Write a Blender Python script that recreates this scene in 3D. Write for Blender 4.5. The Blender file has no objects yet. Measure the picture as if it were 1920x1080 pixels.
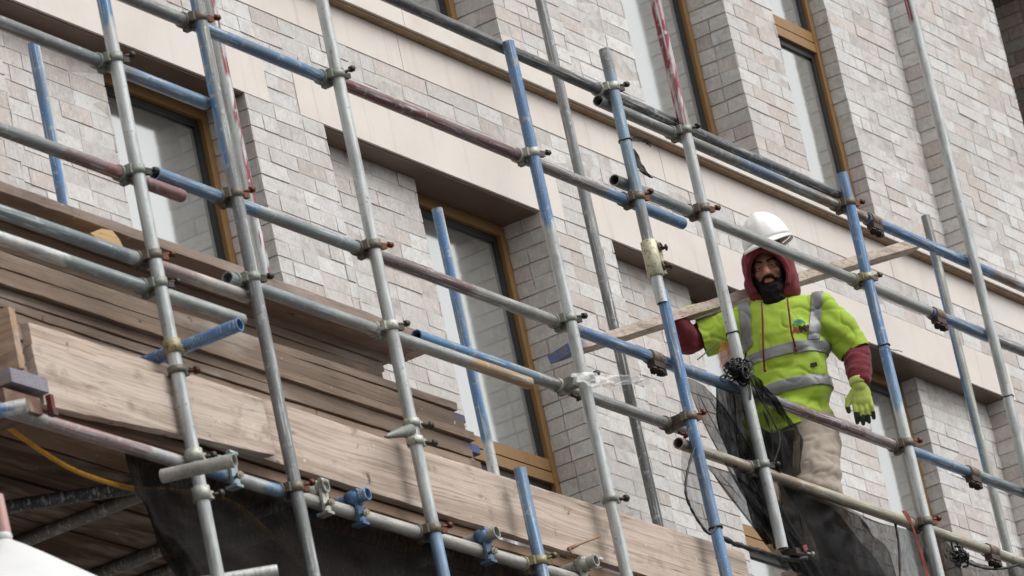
import bpy, bmesh, math, random
from mathutils import Vector, Matrix, noise
from mathutils.bvhtree import BVHTree
random.seed(7)
S = bpy.context.scene
COL = S.collection
# ------------------------------------------------------------------ camera
F_PX = 11000.0
YAW, PIT, ROL = [math.radians(a) for a in (63.08, 19.2, -12.38)]
FW = Vector((math.sin(YAW)*math.cos(PIT), math.cos(YAW)*math.cos(PIT), math.sin(PIT)))
R0 = Vector((math.cos(YAW), -math.sin(YAW), 0)); U0 = R0.cross(FW)
RT = math.cos(ROL)*R0 + math.sin(ROL)*U0
UP = -math.sin(ROL)*R0 + math.cos(ROL)*U0
def ray(px, py): return FW*F_PX + RT*(px-960) - UP*(py-540)
_r = ray(480, 280); _k = 24.8/F_PX
CAM = Vector((-_k*_r.x, -_k*_r.y, 1.6))
def at(px, py, Y=0.0):
    "point of the real-world plane y = Y seen at a picture position"
    d = ray(px, py); return CAM + d*((Y-CAM.y)/d.y)
def atz(px, py, Z):
    d = ray(px, py); return CAM + d*((Z-CAM.z)/d.z)
def atx(px, py, X):
    d = ray(px, py); return CAM + d*((X-CAM.x)/d.x)
cam = bpy.data.cameras.new('camera'); co = bpy.data.objects.new('camera', cam); COL.objects.link(co)
cam.sensor_width = 36; cam.lens = F_PX/1920*36; cam.clip_start = .5; cam.clip_end = 2000
m = Matrix.Identity(4)
for i in range(3): m[i][0] = RT[i]; m[i][1] = UP[i]; m[i][2] = -FW[i]; m[i][3] = CAM[i]
co.matrix_world = m; S.camera = co
cam.dof.use_dof = True; cam.dof.focus_distance = 25.2; cam.dof.aperture_fstop = 8.5
# ------------------------------------------------------------------ light
SUN_EL, SUN_AZ = math.radians(52), math.radians(-14)     # azimuth from -Y towards +X
w = bpy.data.worlds.new('World'); S.world = w; w.use_nodes = True
nt = w.node_tree; nt.nodes.clear()
o = nt.nodes.new('ShaderNodeOutputWorld'); b = nt.nodes.new('ShaderNodeBackground')
sk = nt.nodes.new('ShaderNodeTexSky'); sk.sky_type = 'NISHITA'; sk.sun_disc = False
sk.sun_elevation = SUN_EL; sk.sun_rotation = math.pi+SUN_AZ
sk.dust_density = 4; sk.air_density = 1.5; sk.ozone_density = 1
hs = nt.nodes.new('ShaderNodeHueSaturation'); hs.inputs['Saturation'].default_value = .07
nt.links.new(sk.outputs[0], hs.inputs['Color']); nt.links.new(hs.outputs[0], b.inputs[0])
b.inputs[1].default_value = .15; nt.links.new(b.outputs[0], o.inputs[0])
sl = bpy.data.lights.new('sun', 'SUN'); sl.energy = 1.1; sl.angle = math.radians(50); sl.color = (1, .985, .97)
so = bpy.data.objects.new('sun', sl); COL.objects.link(so)
sd = Vector((math.sin(-SUN_AZ)*math.cos(SUN_EL), -math.cos(SUN_AZ)*math.cos(SUN_EL), math.sin(SUN_EL)))
so.rotation_euler = (-sd).to_track_quat('-Z', 'Y').to_euler(); so.location = (0, -20, 40)
S.view_settings.view_transform = 'Standard'; S.view_settings.look = 'None'; S.view_settings.gamma = 1
S.view_settings.use_curve_mapping = False; S.view_settings.exposure = EXPOSURE if 'EXPOSURE' in globals() else 0.27
# ------------------------------------------------------------------ materials
def lin(r, g=None, b=None):
    if g is None: r, g, b = r
    f = lambda c: (c/255/12.92 if c/255 <= .04045 else ((c/255+.055)/1.055)**2.4)
    return (f(r), f(g), f(b))
def mat(name, base=(.5,.5,.5), rough=.6, metal=0, attr=None, noises=(), bump=None, spec=.5, alpha=None, sheen=0, coat=0, warp=None):
    """noises: (scale3, detail, lo, hi, colour, strength): colour is mixed in where the noise lies above lo..hi"""
    m = bpy.data.materials.new(name); m.use_nodes = True
    N = m.node_tree.nodes; L = m.node_tree.links; p = N['Principled BSDF']
    p.inputs['Roughness'].default_value = rough; p.inputs['Metallic'].default_value = metal
    p.inputs['Specular IOR Level'].default_value = spec
    p.inputs['Sheen Weight'].default_value = sheen; p.inputs['Coat Weight'].default_value = coat
    if attr:
        a = N.new('ShaderNodeAttribute'); a.attribute_name = attr; cur = a.outputs['Color']
    else:
        r = N.new('ShaderNodeRGB'); r.outputs[0].default_value = (*base, 1); cur = r.outputs[0]
    g = N.new('ShaderNodeNewGeometry')
    wp = None
    if warp:
        m0 = N.new('ShaderNodeMapping'); m0.inputs['Scale'].default_value = warp[0]; L.new(g.outputs['Position'], m0.inputs[0])
        t0 = N.new('ShaderNodeTexNoise'); t0.inputs['Scale'].default_value = 1; t0.inputs['Detail'].default_value = 2; L.new(m0.outputs[0], t0.inputs['Vector'])
        v0 = N.new('ShaderNodeVectorMath'); v0.operation = 'SCALE'; v0.inputs['Scale'].default_value = warp[1]; L.new(t0.outputs['Color'], v0.inputs[0])
        v1 = N.new('ShaderNodeVectorMath'); v1.operation = 'ADD'; L.new(v0.outputs[0], v1.inputs[0]); L.new(g.outputs['Position'], v1.inputs[1]); wp = v1.outputs[0]
    def nz(sc, det):
        mp = N.new('ShaderNodeMapping'); mp.inputs['Scale'].default_value = sc if isinstance(sc, tuple) else (sc,)*3
        L.new(wp if wp else g.outputs['Position'], mp.inputs[0]); t = N.new('ShaderNodeTexNoise'); t.inputs['Scale'].default_value = 1
        t.inputs['Detail'].default_value = det; t.inputs['Roughness'].default_value = .6
        L.new(mp.outputs[0], t.inputs['Vector']); return t.outputs['Fac']
    for sc, det, lo, hi, c, st in noises:
        f = nz(sc, det); mr = N.new('ShaderNodeMapRange'); mr.inputs[1].default_value = lo; mr.inputs[2].default_value = hi
        mr.inputs[3].default_value = 0; mr.inputs[4].default_value = st; L.new(f, mr.inputs[0])
        mx = N.new('ShaderNodeMix'); mx.data_type = 'RGBA'; L.new(mr.outputs[0], mx.inputs[0])
        mul = False
        if c == 'mul': mul = True
        if mul: mx.blend_type = 'MULTIPLY'; mx.inputs[7].default_value = (.55,.53,.52,1)
        else: mx.inputs[7].default_value = (*c, 1)
        L.new(cur, mx.inputs[6]); cur = mx.outputs[2]
    L.new(cur, p.inputs['Base Color'])
    if bump:
        sc, det, st, di = bump; f = nz(sc, det); bp = N.new('ShaderNodeBump'); bp.inputs['Strength'].default_value = st
        bp.inputs['Distance'].default_value = di; L.new(f, bp.inputs['Height']); L.new(bp.outputs[0], p.inputs['Normal'])
    if alpha is not None: p.inputs['Alpha'].default_value = alpha
    return m
MT = {}
MT['brick'] = mat('brick', rough=.9, attr='Col', spec=.2, bump=(90, 4, .4, .003), noises=(
    ((11, 11, 17), 5, .45, .72, lin(166,159,154), .5), ((48, 48, 55), 4, .52, .70, lin(152,145,140), .45),
    ((70, 70, 22), 4, .52, .72, lin(228,227,225), .55), ((1.1, 1.1, 1.3), 3, .45, .7, lin(186,175,167), .3),
    ((30,30,30), 5, .68, .76, lin(120,110,104), .5)))
MT['mortar'] = mat('mortar', lin(196,191,187), .95, spec=.1, noises=((14, 3, .4, .7, lin(128,120,113), .5),), bump=(60, 3, .4, .004))
MT['far_brick_shaded'] = mat('far_brick_shaded', rough=.9, attr='Col', spec=.2, bump=(80, 4, .5, .004), noises=((30, 4, .45, .75, lin(70,62,58), .5),))  # darker copy of the brick, carrying the shade of the far recess
MT['precast'] = mat('precast', lin(217,209,202), .75, spec=.25, bump=(140, 3, .12, .002), noises=(
    ((1.6, 1.6, 3), 4, .4, .75, lin(196,184,174), .5), ((40, 40, 8), 3, .6, .8, lin(214,206,200), .3), ((160,160,160), 2, .62, .75, lin(180,165,154), .35), ((14,14,1.1), 4, .55, .75, lin(176,164,154), .4), ((5,5,5), 5, .66, .74, lin(228,222,216), .4)))
MT['sillstone'] = mat('sillstone', lin(216,208,200), .75, spec=.25, bump=(120, 3, .12, .002), noises=(((5, 5, 9), 4, .45, .75, lin(190,178,168), .5),))
MT['drip'] = mat('drip', lin(150,126,98), .8, noises=((20, 3, .4, .7, lin(105,84,64), .6),))
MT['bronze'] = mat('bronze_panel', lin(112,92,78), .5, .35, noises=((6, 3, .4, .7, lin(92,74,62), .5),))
MT['gold'] = mat('gold_frame', lin(148,116,76), .45, .25, noises=(((30, 30, 4), 3, .45, .75, lin(140,92,40), .5),))
MT['gasket'] = mat('gasket', (.012,.013,.014), .45)
MT['glass'] = mat('window_glass', (.62,.635,.62), .085, .8, spec=.5)
def steel(nm, a, b_): return mat(nm, rough=.46, metal=.4, attr='Col', spec=.5, bump=((190,190,190), 3, .2, .0012), noises=(
    ((26, 26, 26), 6, .59, .64, lin(170,174,174), .65), (a, 4, .47, .66, lin(126,129,129), .6), (b_, 4, .57, .63, lin(206,210,209), .65),
    ((45, 45, 45), 5, .65, .71, lin(88,68,54), .7), ((120,120,120), 3, .66, .70, lin(228,228,224), .65), ((70,70,70), 3, .66, .71, lin(62,60,58), .6), ((4,4,4), 3, .47, .75, lin(104,103,100), .5)))
MT['steel'] = steel('scaffold_tube', (70,70,7), (110,110,3.5)); MT['steelx'] = steel('scaffold_tube_along', (7,70,70), (3.5,110,110))
MT['cast'] = mat('coupler_steel', rough=.55, metal=.5, attr='Col', bump=(160, 3, .4, .002), noises=(
    ((60, 60, 60), 4, .55, .68, lin(96,62,40), .8), ((110,110,110), 3, .6, .7, lin(60,56,52), .6)))
MT['bolt'] = mat('bolt_steel', rough=.5, metal=.6, attr='Col', noises=((90, 3, .5, .66, lin(70,48,34), .7),))
def wood(name, ax):
    P_ = (lambda l, t, v: (l, t, v)) if ax == 'x' else (lambda l, t, v: (t, l, v))
    return mat(name, rough=.88, attr='Col', spec=.18, warp=(P_(1.6, 6, 6), .045), bump=(P_(1.2, 110, 130), 4, .5, .003), noises=(
        (P_(.8, 22, 26), 5, .47, .62, lin(140,122,108), .55), (P_(.7, 120, 140), 3, .50, .66, lin(112,94,80), .5), (P_(1.6, 9, 9), 5, .52, .72, lin(206,196,186), .45),
        ((6, 6, 9), 5, .58, .70, lin(112,100,90), .5), ((13, 13, 13), 3, .69, .74, lin(78,60,48), .75), (P_(2.5, 70, 90), 4, .66, .72, lin(66,52,44), .7),
        ((44,44,44), 4, .69, .74, lin(60,50,44), .6), ((24,24,24), 4, .69, .73, lin(222,218,212), .6)))
MT['wood'] = wood('wood_along', 'x')
MT['woody'] = wood('wood_across', 'y')
MT['rope'] = mat('yellow_hose', lin(206,150,24), .5, noises=((40, 3, .5, .7, lin(150,104,20), .5),))
MT['black'] = mat('black_plastic', (.01,.01,.011), .6)
MT['orange'] = mat('orange_strap', lin(122,52,44), .8)
MT['white'] = mat('white_sheeting', (.62,.62,.615), .5, noises=((6, 4, .5, .8, (.48,.48,.48), .5),))
MT['asphalt'] = mat('asphalt', (.055,.055,.057), .9, noises=((3, 4, .4, .7, (.04,.04,.042), .6), (60, 2, .6, .7, (.1,.1,.1), .5)))
MT['paving'] = mat('paving', (.12,.115,.11), .9, noises=((4, 4, .4, .7, (.09,.085,.08), .6),))
def netmat(name, op, lo=.35, hi=.62, col=(.012,.012,.013)):
    m = bpy.data.materials.new(name); m.use_nodes = True; N = m.node_tree.nodes; L = m.node_tree.links
    p = N['Principled BSDF']; p.inputs['Base Color'].default_value = (*col, 1); p.inputs['Roughness'].default_value = .7
    p.inputs['Specular IOR Level'].default_value = .08
    g = N.new('ShaderNodeNewGeometry'); mp = N.new('ShaderNodeMapping'); mp.inputs['Scale'].default_value = (30, 30, 4)
    L.new(g.outputs['Position'], mp.inputs[0]); t = N.new('ShaderNodeTexNoise'); t.inputs['Scale'].default_value = 1.6; t.inputs['Detail'].default_value = 5
    L.new(mp.outputs[0], t.inputs['Vector'])
    r = N.new('ShaderNodeMapRange'); r.inputs[1].default_value = lo; r.inputs[2].default_value = hi; r.inputs[3].default_value = op-.07; r.inputs[4].default_value = min(1, op+.07)
    L.new(t.outputs['Fac'], r.inputs[0]); L.new(r.outputs[0], p.inputs['Alpha']); return m
MT['net'] = netmat('debris_net', .66, col=(.009,.009,.0095)); MT['netdark'] = netmat('debris_net_dense', .90, col=(.0115,.0095,.0088)); MT['netthin'] = netmat('debris_net_thin', .40)
MT['film'] = netmat('clear_film', .45, col=(.75,.75,.74))
MT['orangefilm'] = netmat('orange_film', .34, col=lin(170,90,56))
# ------------------------------------------------------------------ mesh builder
class MB:
    def __init__(s): s.v = []; s.f = []; s.c = []; s.sm = []
    def add(s, vs, fs, col=(.5,.5,.5), smooth=False):
        n = len(s.v); s.v += [Vector(v) for v in vs]
        s.c += list(col) if isinstance(col, list) else [col]*len(vs)
        s.f += [tuple(i+n for i in f) for f in fs]; s.sm += [smooth]*len(fs)
    def box(s, a, b, col=(.5,.5,.5), skip=()):
        (x0,y0,z0),(x1,y1,z1) = a, b
        vs = [(x0,y0,z0),(x1,y0,z0),(x1,y1,z0),(x0,y1,z0),(x0,y0,z1),(x1,y0,z1),(x1,y1,z1),(x0,y1,z1)]
        F = {'b':(3,2,1,0),'t':(4,5,6,7),'f':(0,1,5,4),'k':(2,3,7,6),'r':(1,2,6,5),'l':(3,0,4,7)}
        s.add(vs, [q for n_, q in F.items() if n_ not in skip], col)
    def obox(s, c, ax, ay, az, col=(.5,.5,.5)):
        "box by centre and three half-axis vectors"
        c = Vector(c); vs = [c+i*ax+j*ay+k*az for k in (-1,1) for (i,j) in ((-1,-1),(1,-1),(1,1),(-1,1))]
        s.add(vs, [(3,2,1,0),(4,5,6,7),(0,1,5,4),(2,3,7,6),(1,2,6,5),(3,0,4,7)], col)
    def tube(s, pts, r, col=(.5,.5,.5), n=16, caps=True, rr=None):
        "tube along a polyline; col may be a function (t, angle)"
        pts = [Vector(p) for p in pts]; L = len(pts); vs = []; cs = []; fs = []
        tot = sum((pts[i+1]-pts[i]).length for i in range(L-1)) or 1; acc = 0
        prev = None
        for i, p in enumerate(pts):
            t = (pts[min(i+1,L-1)]-pts[max(i-1,0)]).normalized()
            ref = prev if prev else (Vector((0,0,1)) if abs(t.z) < .9 else Vector((0,-1,0)))
            a = (ref-t*ref.dot(t)).normalized(); bb = t.cross(a); prev = a
            if i: acc += (pts[i]-pts[i-1]).length
            rad = rr[i] if rr else r
            for k in range(n):
                an = 2*math.pi*k/n; vs.append(p+(a*math.cos(an)+bb*math.sin(an))*rad)
                cs.append(col(acc/tot, an) if callable(col) else col)
        for i in range(L-1):
            for k in range(n): fs.append((i*n+k, i*n+(k+1)%n, (i+1)*n+(k+1)%n, (i+1)*n+k))
        s.add(vs, fs, cs, True)
        if caps:
            n0 = len(s.v)-len(vs); s.f.append(tuple(n0+k for k in range(n))[::-1]); s.f.append(tuple(n0+(L-1)*n+k for k in range(n))); s.sm += [False, False]
    def pipe(s, p0, p1, r=.02415, col=(.5,.5,.5), n=18, step=.05, open0=True, open1=True):
        "scaffold tube: real wall thickness at its ends"
        p0, p1 = Vector(p0), Vector(p1); L = (p1-p0).length; k = max(2, int(L/step))
        ph = random.uniform(0, 6); bend = .0035 if L > 1.2 else 0
        s.tube([p0.lerp(p1, i/k)+Vector((.6,.5,.6))*(bend*math.sin(math.pi*i/k)*math.sin(i/k*4+ph)) for i in range(k+1)], r, col, n, caps=False)
        d = (p1-p0).normalized(); ri = r*.83; ref = Vector((0,0,1)) if abs(d.z) < .9 else Vector((0,-1,0))
        a = (ref-d*ref.dot(d)).normalized(); bb = d.cross(a)
        for pe, dr, t, op in ((p0, d, 0, open0), (p1, -d, 1, open1)):
            ring = lambda rad, off: [pe+dr*off+(a*math.cos(2*math.pi*q/n)+bb*math.sin(2*math.pi*q/n))*rad for q in range(n)]
            c = col(t, 0) if callable(col) else col
            vs = ring(r, 0)+ring(ri, 0)+ring(ri, min(.25, L*.4)); fs = []
            for q in range(n):
                q2 = (q+1) % n; fs += [(q, q2, n+q2, n+q), (n+q, n+q2, 2*n+q2, 2*n+q)]
            fs.append(tuple(2*n+q for q in range(n)))
            dark = tuple(x*.5 for x in lin(90,70,56)); s.add(vs, fs, [c]*n+[c]*n+[dark]*n)
    def grid(s, rows, col=(.5,.5,.5), smooth=True):
        nr, nc = len(rows), len(rows[0])
        s.add([p for r in rows for p in r], [(i*nc+j, i*nc+j+1, (i+1)*nc+j+1, (i+1)*nc+j) for i in range(nr-1) for j in range(nc-1)], col, smooth)
    def sphere(s, c, r, col=(.5,.5,.5), nu=16, nv=10, axes=None):
        c = Vector(c); r = r if isinstance(r, (tuple, list)) else (r,)*3
        A = axes or (Vector((1,0,0)), Vector((0,1,0)), Vector((0,0,1)))
        vs = []
        for i in range(nv+1):
            th = math.pi*i/nv
            for j in range(nu):
                ph = 2*math.pi*j/nu
                vs.append(c+A[0]*(r[0]*math.sin(th)*math.cos(ph))+A[1]*(r[1]*math.sin(th)*math.sin(ph))+A[2]*(r[2]*math.cos(th)))
        s.add(vs, [(i*nu+j, (i+1)*nu+j, (i+1)*nu+(j+1)%nu, i*nu+(j+1)%nu) for i in range(nv) for j in range(nu)], col, True)
    def base(s):
        zs = min(v.z for v in s.v); xs = [v.x for v in s.v]; ys = [v.y for v in s.v]
        return Vector(((min(xs)+max(xs))/2, (min(ys)+max(ys))/2, zs))
    def build(s, name, material, parent=None, solid=0):
        if parent is None: loc = s.base()
        else: loc = wloc(parent)
        me = bpy.data.meshes.new(name); me.from_pydata([v-loc for v in s.v], [], s.f)
        at_ = me.color_attributes.new('Col', 'FLOAT_COLOR', 'POINT')
        at_.data.foreach_set('color', [x for c in s.c for x in (c[0], c[1], c[2], 1)])
        me.polygons.foreach_set('use_smooth', s.sm); me.materials.append(material); me.update()
        bm = bmesh.new(); bm.from_mesh(me); bmesh.ops.recalc_face_normals(bm, faces=bm.faces); bm.to_mesh(me); bm.free()
        ob = bpy.data.objects.new(name, me); COL.objects.link(ob)
        if parent is None: ob.location = loc; WL[ob.name] = loc
        else: ob.parent = parent; WL[ob.name] = loc
        if solid:
            sm_ = ob.modifiers.new('thickness', 'SOLIDIFY'); sm_.thickness = solid; sm_.offset = 0
        return ob
WL = {}
def wloc(o): return WL[o.name]
def empty(name, loc):
    o = bpy.data.objects.new(name, None); COL.objects.link(o); o.location = loc; WL[o.name] = Vector(loc); o.empty_display_size = .2; return o
def tag(o, label=None, cat=None, group=None, kind=None):
    if label:
        o['label'] = label
    if cat: o['category'] = cat
    if group: o['group'] = group
    if kind: o['kind'] = kind
    return o
def jit(c, a):
    k = 1+random.uniform(-a, a); return tuple(max(0, x*k) for x in c)
# ------------------------------------------------------------------ ground
mb = MB(); mb.grid([[(-600+i*120, -600+j*120, 0) for i in range(11)] for j in range(11)]); tag(mb.build('ground', MT['asphalt']), kind='structure')
mb = MB(); mb.box((-60, -3.2, .002), (60, -.02, .12)); tag(mb.build('pavement', MT['paving']), kind='structure')
# ------------------------------------------------------------------ the brick building
bld = tag(empty('brick_building', (3, .3, 0)), 'pale brick building with gold framed windows and precast lintels behind the scaffold', 'building')
PAL = [lin(213,212,210), lin(207,206,204), lin(202,199,197), lin(196,193,190), lin(204,197,192), lin(200,190,184), lin(193,183,177), lin(208,205,200), lin(191,186,183), lin(205,200,197), lin(187,178,172)]
def brick_col(x, z):
    f = noise.noise(Vector((x*.9, z*1.4, 3.1)))
    c = random.choice(PAL[:4] if f+random.uniform(-.45,.35) > -.05 else PAL[2:]); return jit(tuple(.92*a_+.08*b2 for a_, b2 in zip(c, lin(201,197,194))), .045)
def course(a, b, zi, first):
    "joint positions along one course"
    xs = [a]; x = a; q = first
    while b-x > .001:
        ln = .1075 if q else (.215+.01 if random.random() < .72 else .1075+.005)
        q = 0
        if b-x-ln < .06: ln = b-x
        x = min(b, x+ln); xs.append(x)
    return xs
def bricks(mb, o, u, nrm, a, b, z0, z1, h=.075, flip=0, colf=None):
    "courses of separate bricks on the plane through o with direction u; the faces lie on the plane"
    u = Vector(u); nrm = Vector(nrm); n = max(1, int(round((z1-z0)/h))); h = (z1-z0)/n; g = .0031; gv = .0022
    for i in range(n):
        xs = course(a, b, i, (i+flip) % 2)
        for j in range(len(xs)-1):
            p, q = xs[j]+(gv if j else 0), xs[j+1]-(gv if j < len(xs)-2 else 0)
            d = random.uniform(-.002, .0025); zb = z1-(i+1)*h+g; zt = z1-i*h-g
            J = lambda: random.uniform(-.0023, .0023)
            fr = [Vector(o)+u*(x+J()*(0 if 0 else 1))+nrm*(d+J()*.6)+Vector((0,0,z+J())) for x, z in ((p,zb),(q,zb),(q,zt),(p,zt))]
            bk = [v-nrm*.012 for v in fr]
            c = colf() if colf else brick_col((Vector(o)+u*p).x*1.7, zb)
            mb.add(fr+bk, [(0,1,2,3),(0,4,5,1),(1,5,6,2),(2,6,7,3),(3,7,4,0)], c)
PX0, RX = 0.0, 0.115
ZL0, ZL1 = 8.53, 10.78; ZT0, ZT1 = 11.53, 13.78
piers = [(-2.53,-1.87), (0,.63), (2.5,3.17), (5.05,5.62), (7.43,8.65)]
recs = [(-1.87,-.93), (.63,1.565), (3.17,4.12), (6.58,7.43)]
wins = [(-.93,0), (1.565,2.5), (4.12,5.05), (5.62,6.58)]
bk = MB(); core = MB()
for z0, z1 in ((ZL0, ZL1), (ZT0, ZT1)):
    for a, b_ in piers:
        bricks(bk, (0,0,0), (1,0,0), (0,-1,0), a, b_, z0, z1); core.box((a+.006,.0018,z0), (b_-.006,.5,z1))
    for a, b_ in recs:
        bricks(bk, (0,RX,0), (1,0,0), (0,-1,0), a, b_, z0, z1, flip=1); core.box((a+.006 if a == 6.58 else a-.007,RX+.0018,z0), (b_-.006 if b_ != 7.43 else b_,.5,z1))
    for x, y0 in ((0,0), (2.5,0), (5.05,0), (6.58,RX), (7.43,0)):       # returns that face left
        yy = RX if x == 7.43 else .2
        bricks(bk, (x,0,0), (0,1,0), (-1,0,0), y0, yy, z0, z1, flip=1)
    for x, y1 in ((.63,RX), (3.17,RX), (1.565,.2), (4.12,.2), (5.62,.2), (-1.87,RX), (-.93,.2), (8.65,.9)):   # returns that face right
        bricks(bk, (x,0,0), (0,1,0), (1,0,0), RX if x in (1.565,4.12,-.93) else 0, y1, z0, z1, flip=1)
# strip of three courses under the stone band and the brick pads between the lintels
bricks(bk, (0,0,0), (1,0,0), (0,-1,0), -6, 8.65, 11.0, 11.235, .0783)
core.box((-6.5,.0018,10.781), (8.644,.5,11.419))
for a, b_ in ((.205,.44), (2.735,3.05), (7.57,8.65), (-2.4,-2.15)):
    bricks(bk, (0,0,0), (1,0,0), (0,-1,0), a, b_, 10.782, 10.998, .072)
# plain brickwork of the storeys below and the far left
def plain(a, b_, z0, z1):
    bricks(bk, (0,0,0), (1,0,0), (0,-1,0), a, b_, z0, z1, .15); core.box((a+.006,.0018,z0), (b_-.006,.5,z1))
bricks(bk, (0,0,0), (1,0,0), (0,-1,0), -2.5, 8.65, 13.79, 15.29); bricks(bk, (0,-.052,0), (1,0,0), (0,-1,0), 9.5, 11.5, 8.53, 13.78); bricks(bk, (0,-.002,0), (1,0,0), (0,-1,0), 8.65, 11.5, 13.79, 15.29)
bk.build('brick_wall', MT['brick'], bld)
core.box((-6.5,.012,11.425), (8.644,.45,11.527)); core.box((-6.5,.0018,ZL0), (-2.54,.5,ZL1)); core.box((-6.5,.0018,ZT0), (-2.54,.5,ZT1))
core.box((-6.5,.0018,0), (8.644,.5,ZL0-.002)); core.box((-6.5,.0018,13.782), (11.5,.5,16)); core.box((-6.5,.51,0), (8.6,6,16))
core.build('mortar_bed', MT['mortar'], bld)
# far recess and return of the next bay, its shade put into darker bricks
fb = MB(); shade_pal = [lin(150,138,130), lin(128,112,104), lin(140,134,128), lin(120,108,100), lin(112,110,104)]
bricks(fb, (9.5,0,0), (0,1,0), (-1,0,0), -.05, 1.0, 8.53, 13.78, colf=lambda: jit(random.choice(shade_pal), .08))
fb.build('far_brick_return', MT['far_brick_shaded'], bld)
fc = MB(); fc.box((9.508,-.05,8.5), (11.5,1.0,13.78)); fc.box((8.6,.9,0), (11.5,1.4,8.5)); fc.box((8.66,1.0,8.5), (9.6,1.5,13.78)); fc.build('far_wall', MT['mortar'], bld)
# precast lintels, band, sill course
for a, b_ in ((-2.15,.205), (.44,2.735), (3.05,7.57)):
    lb = MB(); lb.box((a+.004,-.003,10.794), (b_-.004,.3,10.998)); lb.box((a+.004,.018,10.78), (b_-.004,.3,10.794)); lb.box((a+.004,-.003,10.78), (b_-.004,.010,10.794))
    lb.build('lintel', MT['precast'], bld)
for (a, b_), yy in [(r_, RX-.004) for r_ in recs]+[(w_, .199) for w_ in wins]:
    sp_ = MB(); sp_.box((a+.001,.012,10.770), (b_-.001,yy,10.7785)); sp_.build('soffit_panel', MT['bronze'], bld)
bd = MB(); xs = [-6, -3.4, -.95, 1.47, 3.9, 6.35, 8.655]
for i in range(len(xs)-1): bd.box((xs[i]+.003,-.002,11.238), (xs[i+1]-.003,.1,11.419))
bd.build('stone_band', MT['precast'], bld)
sb = MB()
for i in range(len(xs)-1): sb.box((xs[i]+.002,-.055,11.433), (xs[i+1]-.002,.22,11.527))
sb.build('stone_sill', MT['sillstone'], bld)
db = MB(); db.box((-6,-.040,11.421), (8.655,.2,11.432)); db.build('drip_moulding', MT['drip'], bld)
# windows
def make_window(x0, x1, z0, z1, zt):
    f = MB(); y0, y1 = .2, .29; w_ = .05
    f.box((x0,y0,z0), (x0+w_,y1,z1)); f.box((x1-w_,y0,z0), (x1,y1,z1))
    f.box((x0+w_,y0,z1-w_), (x1-w_,y1,z1)); f.box((x0+w_,y0,z0), (x1-w_,y1,z0+w_))
    win = f.build('window', MT['gold'], bld)
    t = MB(); t.box((x0+w_,y0+.002,zt), (x1-w_,y1,zt+.052)); t.box((x0+w_,y0+.004,zt+.060), (x1-w_,y1,zt+.118)); t.build('transom', MT['gold'], win)
    k = MB(); q = .036; yk = .222
    k.box((x0+w_,.24,zt+.052), (x1-w_,.28,zt+.060))
    for a, b_ in ((z0+w_, zt), (zt+.118, z1-w_)):
        k.box((x0+w_,yk,a), (x0+w_+q,.28,b_)); k.box((x1-w_-q,yk,a), (x1-w_,.28,b_)); k.box((x0+w_+q,yk,a), (x1-w_-q,.28,a+.012)); k.box((x0+w_+q,yk,b_-q), (x1-w_-q,.28,b_))
        pn = MB(); pn.box((x0+w_+q,.236,a+.012), (x1-w_-q,.262,b_-q)); pn.build('pane', MT['glass'], win)
    k.build('gasket', MT['gasket'], win); return win
for x0, x1 in wins:
    make_window(x0, x1, ZL0-.1, 10.769, 9.495); make_window(x0, x1, ZT0-.001, ZT1, 12.645)
# ------------------------------------------------------------------ scaffold tubes
GAL = lin(186,190,188); GALD = lin(126,128,127); DGR = lin(98,99,98); BLU = lin(88,126,168); BLUD = lin(88,112,138); RED = lin(126,46,58); MAR = lin(112,72,72); TAN = lin(166,150,122); BRN = lin(128,106,94); WHT = lin(205,206,202)
YS, YL, YI = -1.66, -1.61, -.35
def seg(*st):
    "colours along a tube: (t_end, colour) with slightly ragged edges"
    def f(t, an):
        t += .006*math.sin(3*an+7)
        for e, c in st:
            if t <= e: return c
        return st[-1][1]
    return f
def side(f, c, a0, a1, t0, t1):
    def g(t, an):
        if t0 <= t <= t1 and a0 <= an % (2*math.pi) <= a1: return c
        return f(t, an)
    return g
POLE, RAIL = {}, {}
def flaky(f, c, c2, p):
    def g(t, an):
        v = f(t, an)
        return (c2 if noise.noise(Vector((t*34, math.cos(an)*1.3, math.sin(an)*1.3+9)))+.25*noise.noise(Vector((t*150, an*2, 1))) > p else c) if v == c else v
    return g
def rside(f, c, t0, t1, hi=.55):
    return side(side(f, c, 5.5, 6.29, t0, t1), c, -.01, hi, t0, t1)
def pole(key, p0, p1, col, label, Y=YS, nick='', ext0=0, ext1=.35, group='upright scaffold poles', name='upright_pole'):
    a, b_ = at(*p0, Y), at(*p1, Y); x = (a.x+b_.x)/2; a.x = b_.x = x      # plumb
    a.z += ext0; b_.z -= ext1; mb = MB(); mb.pipe(a, b_, col=col, step=.03)
    POLE[key] = (x, Y, nick); return tag(mb.build(name, MT['steel']), label, 'scaffold pole', group)
def rail(key, p0, p1, col, label, Y=YL, nick='', group='horizontal scaffold rails', level=True):
    a, b_ = at(*p0, Y), at(*p1, Y)
    if level: a.z = b_.z = (a.z+b_.z)/2
    mb = MB(); mb.pipe(a, b_, col=col, step=.03); RAIL[key] = (a, b_, nick)
    return tag(mb.build('scaffold_rail', MT['steelx']), label, 'scaffold rail', group)
pi = math.pi
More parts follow.
